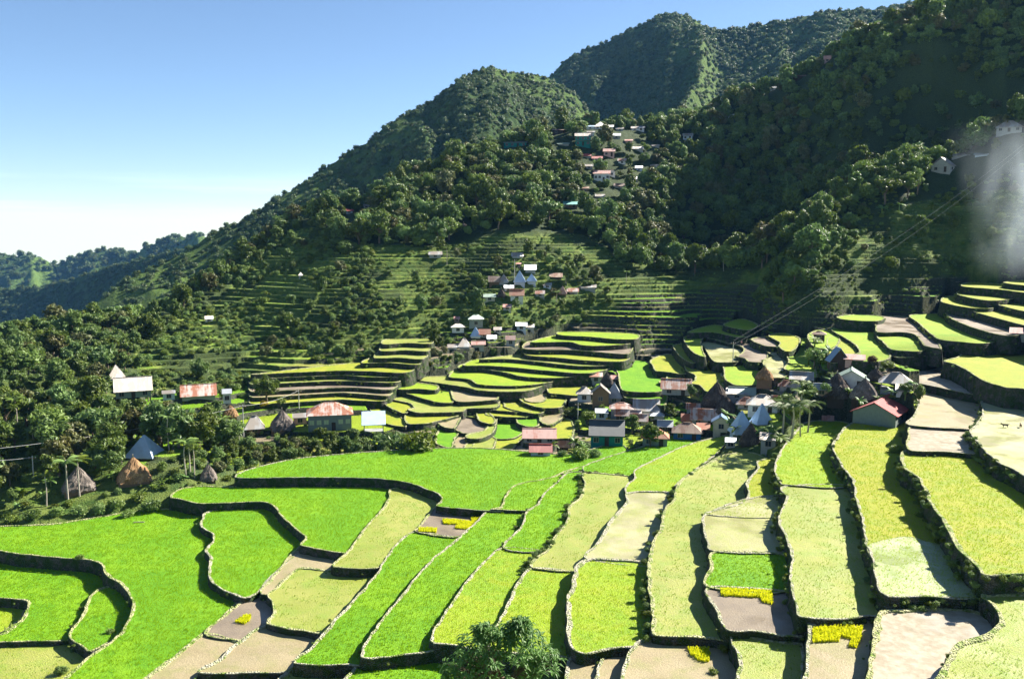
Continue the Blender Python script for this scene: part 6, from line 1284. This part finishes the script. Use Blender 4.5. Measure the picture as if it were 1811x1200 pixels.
# near tree in front of the paddies: twigs ending in rosettes of long leaves
def near_tree():
    rg = random.Random(5); x, y, z = atdist(893, 1320, 31.); z = min(z, float(smooth_z(np.array([x]), np.array([y]))[0])+.2)
    o = empty('broadleaf_tree', (x, y, z), 0, 'leafy tree with long glossy leaves rising into view at the bottom centre', 'tree')
    top = atdist(893, 1092, 31.)[2]-z; H = top; R_ = 2.35
    tw, tf, lv, lf = [], [], [], []
    tube(tw, tf, [(0, 0, -.6), (.05, 0, H*.3), (-.05, .05, H*.55)], [.13, .10, .07], 8)
    for i in range(330):
        # crown made of several uneven heads
        hd = [(-.95, 0, H-1.35, 1.05), (.1, .1, H-1.0, .95), (.65, -.2, H-.85, .8), (1.35, .1, H-2.0, .9), (-.2, -.4, H-1.9, 1.5), (.2, .5, H-1.8, 1.4), (-1.5, .2, H-2.3, .9), (.55, 0, H-.35, .38), (-.8, 0, H-.62, .34)]
        hx, hy, hz, hr = hd[i % len(hd)]; n = rnd_unit(rg); n.z = abs(n.z)*.9 if rg.random() < .75 else n.z
        e = Vector((hx, hy, hz))+n*hr*rg.uniform(.55, 1.0)
        m_ = Vector((e.x*.45, e.y*.45, H*.5+(e.z-H*.5)*.45))
        if i % 3 == 0: tube(tw, tf, [(-.05+rg.uniform(-.03, .03), .05, H*.4), tuple(m_), tuple(e)], [.035, .022, .008], 5)
        dr = (e-Vector((hx, hy, hz-.6))).normalized()
        for k in range(rg.randint(8, 12)):
            an = rg.uniform(0, 6.28); u = dr.orthogonal().normalized(); u = Matrix.Rotation(an, 3, dr)@u
            d_ = (u*rg.uniform(.7, 1.1)+dr*rg.uniform(-.1, .8)+Vector((0, 0, -.15))).normalized(); s_ = d_.cross(Vector((0, 0, 1))); s_ = s_.normalized() if s_.length > .01 else Vector((1, 0, 0))
            L_ = rg.uniform(.2, .36); w_ = L_*.16; nn = s_.cross(d_); p0 = e+Vector((rg.uniform(-.06, .06), rg.uniform(-.06, .06), rg.uniform(-.1, .1))); b = len(lv)
            p1 = p0+d_*L_*.45+Vector((0, 0, .01)); p2 = p0+d_*L_+Vector((0, 0, -.25*L_))
            lv += [tuple(p0), tuple(p1+s_*w_+nn*.01), tuple(p1-Vector((0, 0, .012))), tuple(p1-s_*w_+nn*.01), tuple(p2)]
            lf += [(b, b+2, b+1), (b, b+3, b+2), (b+1, b+2, b+4), (b+2, b+3, b+4)]
    mesh('crown', lv, lf, MATS['leaf_gloss'], o); mesh('trunk', tw, tf, MATS['bark'], o)
near_tree()
# ------------------------------------------------------------------ smoke drifting from the right-hand terraces
def volume_box(name, lo, hi, mat):
    vs, fs = [], []; box(vs, fs, lo[0], hi[0], lo[1], hi[1], lo[2], hi[2]); o = mesh(name, vs, fs, mat); tag(o, kind='stuff'); return o
m = bpy.data.materials.new('smoke'); m.use_nodes = True; t = m.node_tree; t.nodes.clear(); MATS['smoke'] = m
out = t.nodes.new('ShaderNodeOutputMaterial'); pv = t.nodes.new('ShaderNodeVolumePrincipled'); t.links.new(pv.outputs[0], out.inputs['Volume']); pv.inputs['Color'].default_value = (.80, .92, 1, 1); pv.inputs['Anisotropy'].default_value = .3
g = t.nodes.new('ShaderNodeNewGeometry')
def mn(op, a_, b_=0., c_=0.):
    q = t.nodes.new('ShaderNodeMath'); q.operation = op
    for i, v in enumerate((a_, b_, c_)):
        if isinstance(v, (int, float)): q.inputs[i].default_value = v
        else: t.links.new(v, q.inputs[i])
    return q.outputs[0]
sx_ = t.nodes.new('ShaderNodeSeparateXYZ'); t.links.new(g.outputs['Position'], sx_.inputs[0]); X, Y, Z = sx_.outputs
SM0 = atdist(1795, 510, 226.); SM1 = atdist(1775, 210, 226.)
hz = mn('DIVIDE', mn('SUBTRACT', Z, SM0[2]), SM1[2]-SM0[2])
nz2 = t.nodes.new('ShaderNodeTexNoise'); nz2.inputs['Scale'].default_value = .045; nz2.inputs['Detail'].default_value = 4; t.links.new(g.outputs['Position'], nz2.inputs['Vector'])
cx = mn('ADD', SM0[0]+4., mn('MULTIPLY', mn('SINE', mn('MULTIPLY', hz, 3.2)), -3.5))
rad_ = mn('ADD', 8.0, mn('MULTIPLY', hz, 15.))
dx = mn('DIVIDE', mn('SUBTRACT', X, mn('ADD', cx, mn('MULTIPLY', mn('SUBTRACT', nz2.outputs[0], .5), 22.))), rad_); dy = mn('DIVIDE', mn('SUBTRACT', Y, 226.), 10.)
rr2 = mn('ADD', mn('MULTIPLY', dx, dx), mn('MULTIPLY', dy, dy))
body = mn('POWER', mn('MAXIMUM', mn('SUBTRACT', 1.0, rr2), 0.), 1.6)
fadez = mn('MULTIPLY', mn('MINIMUM', mn('MAXIMUM', mn('MULTIPLY', mn('SUBTRACT', hz, .04), 1.5), 0.), 1.), mn('MINIMUM', mn('MAXIMUM', mn('MULTIPLY', mn('SUBTRACT', 1.0, hz), 1.3), 0.), 1.))
nz1 = t.nodes.new('ShaderNodeTexNoise'); nz1.inputs['Scale'].default_value = 1.; nz1.inputs['Detail'].default_value = 6; nz1.inputs['Distortion'].default_value = 1.2; mpx = t.nodes.new('ShaderNodeMapping'); mpx.inputs['Scale'].default_value = (.10, .10, .05); mpx.inputs['Rotation'].default_value = (0, .35, 0); t.links.new(g.outputs['Position'], mpx.inputs[0]); t.links.new(mpx.outputs[0], nz1.inputs['Vector'])
w_ = mn('MAXIMUM', mn('MULTIPLY', mn('SUBTRACT', nz1.outputs[0], .36), 4.), 0.)
t.links.new(mn('MULTIPLY', mn('MULTIPLY', mn('MULTIPLY', body, fadez), w_), .085), pv.inputs['Density'])
tag(volume_box('smoke', (SM0[0]-24, 214, SM0[2]-3), (SM0[0]+30, 239, SM1[2]), m), 'pale drifting smoke over the right-hand terraces')
# ------------------------------------------------------------------ haze: one even body of air round everything
m = bpy.data.materials.new('haze'); m.use_nodes = True; t = m.node_tree; t.nodes.clear(); out = t.nodes.new('ShaderNodeOutputMaterial'); pv = t.nodes.new('ShaderNodeVolumePrincipled'); t.links.new(pv.outputs[0], out.inputs['Volume'])
pv.inputs['Color'].default_value = (.20, .50, 1, 1); pv.inputs['Density'].default_value = .000036; pv.inputs['Anisotropy'].default_value = 0
volume_box('haze', (-3450, -60, -145), (3450, 3750, 620), m)
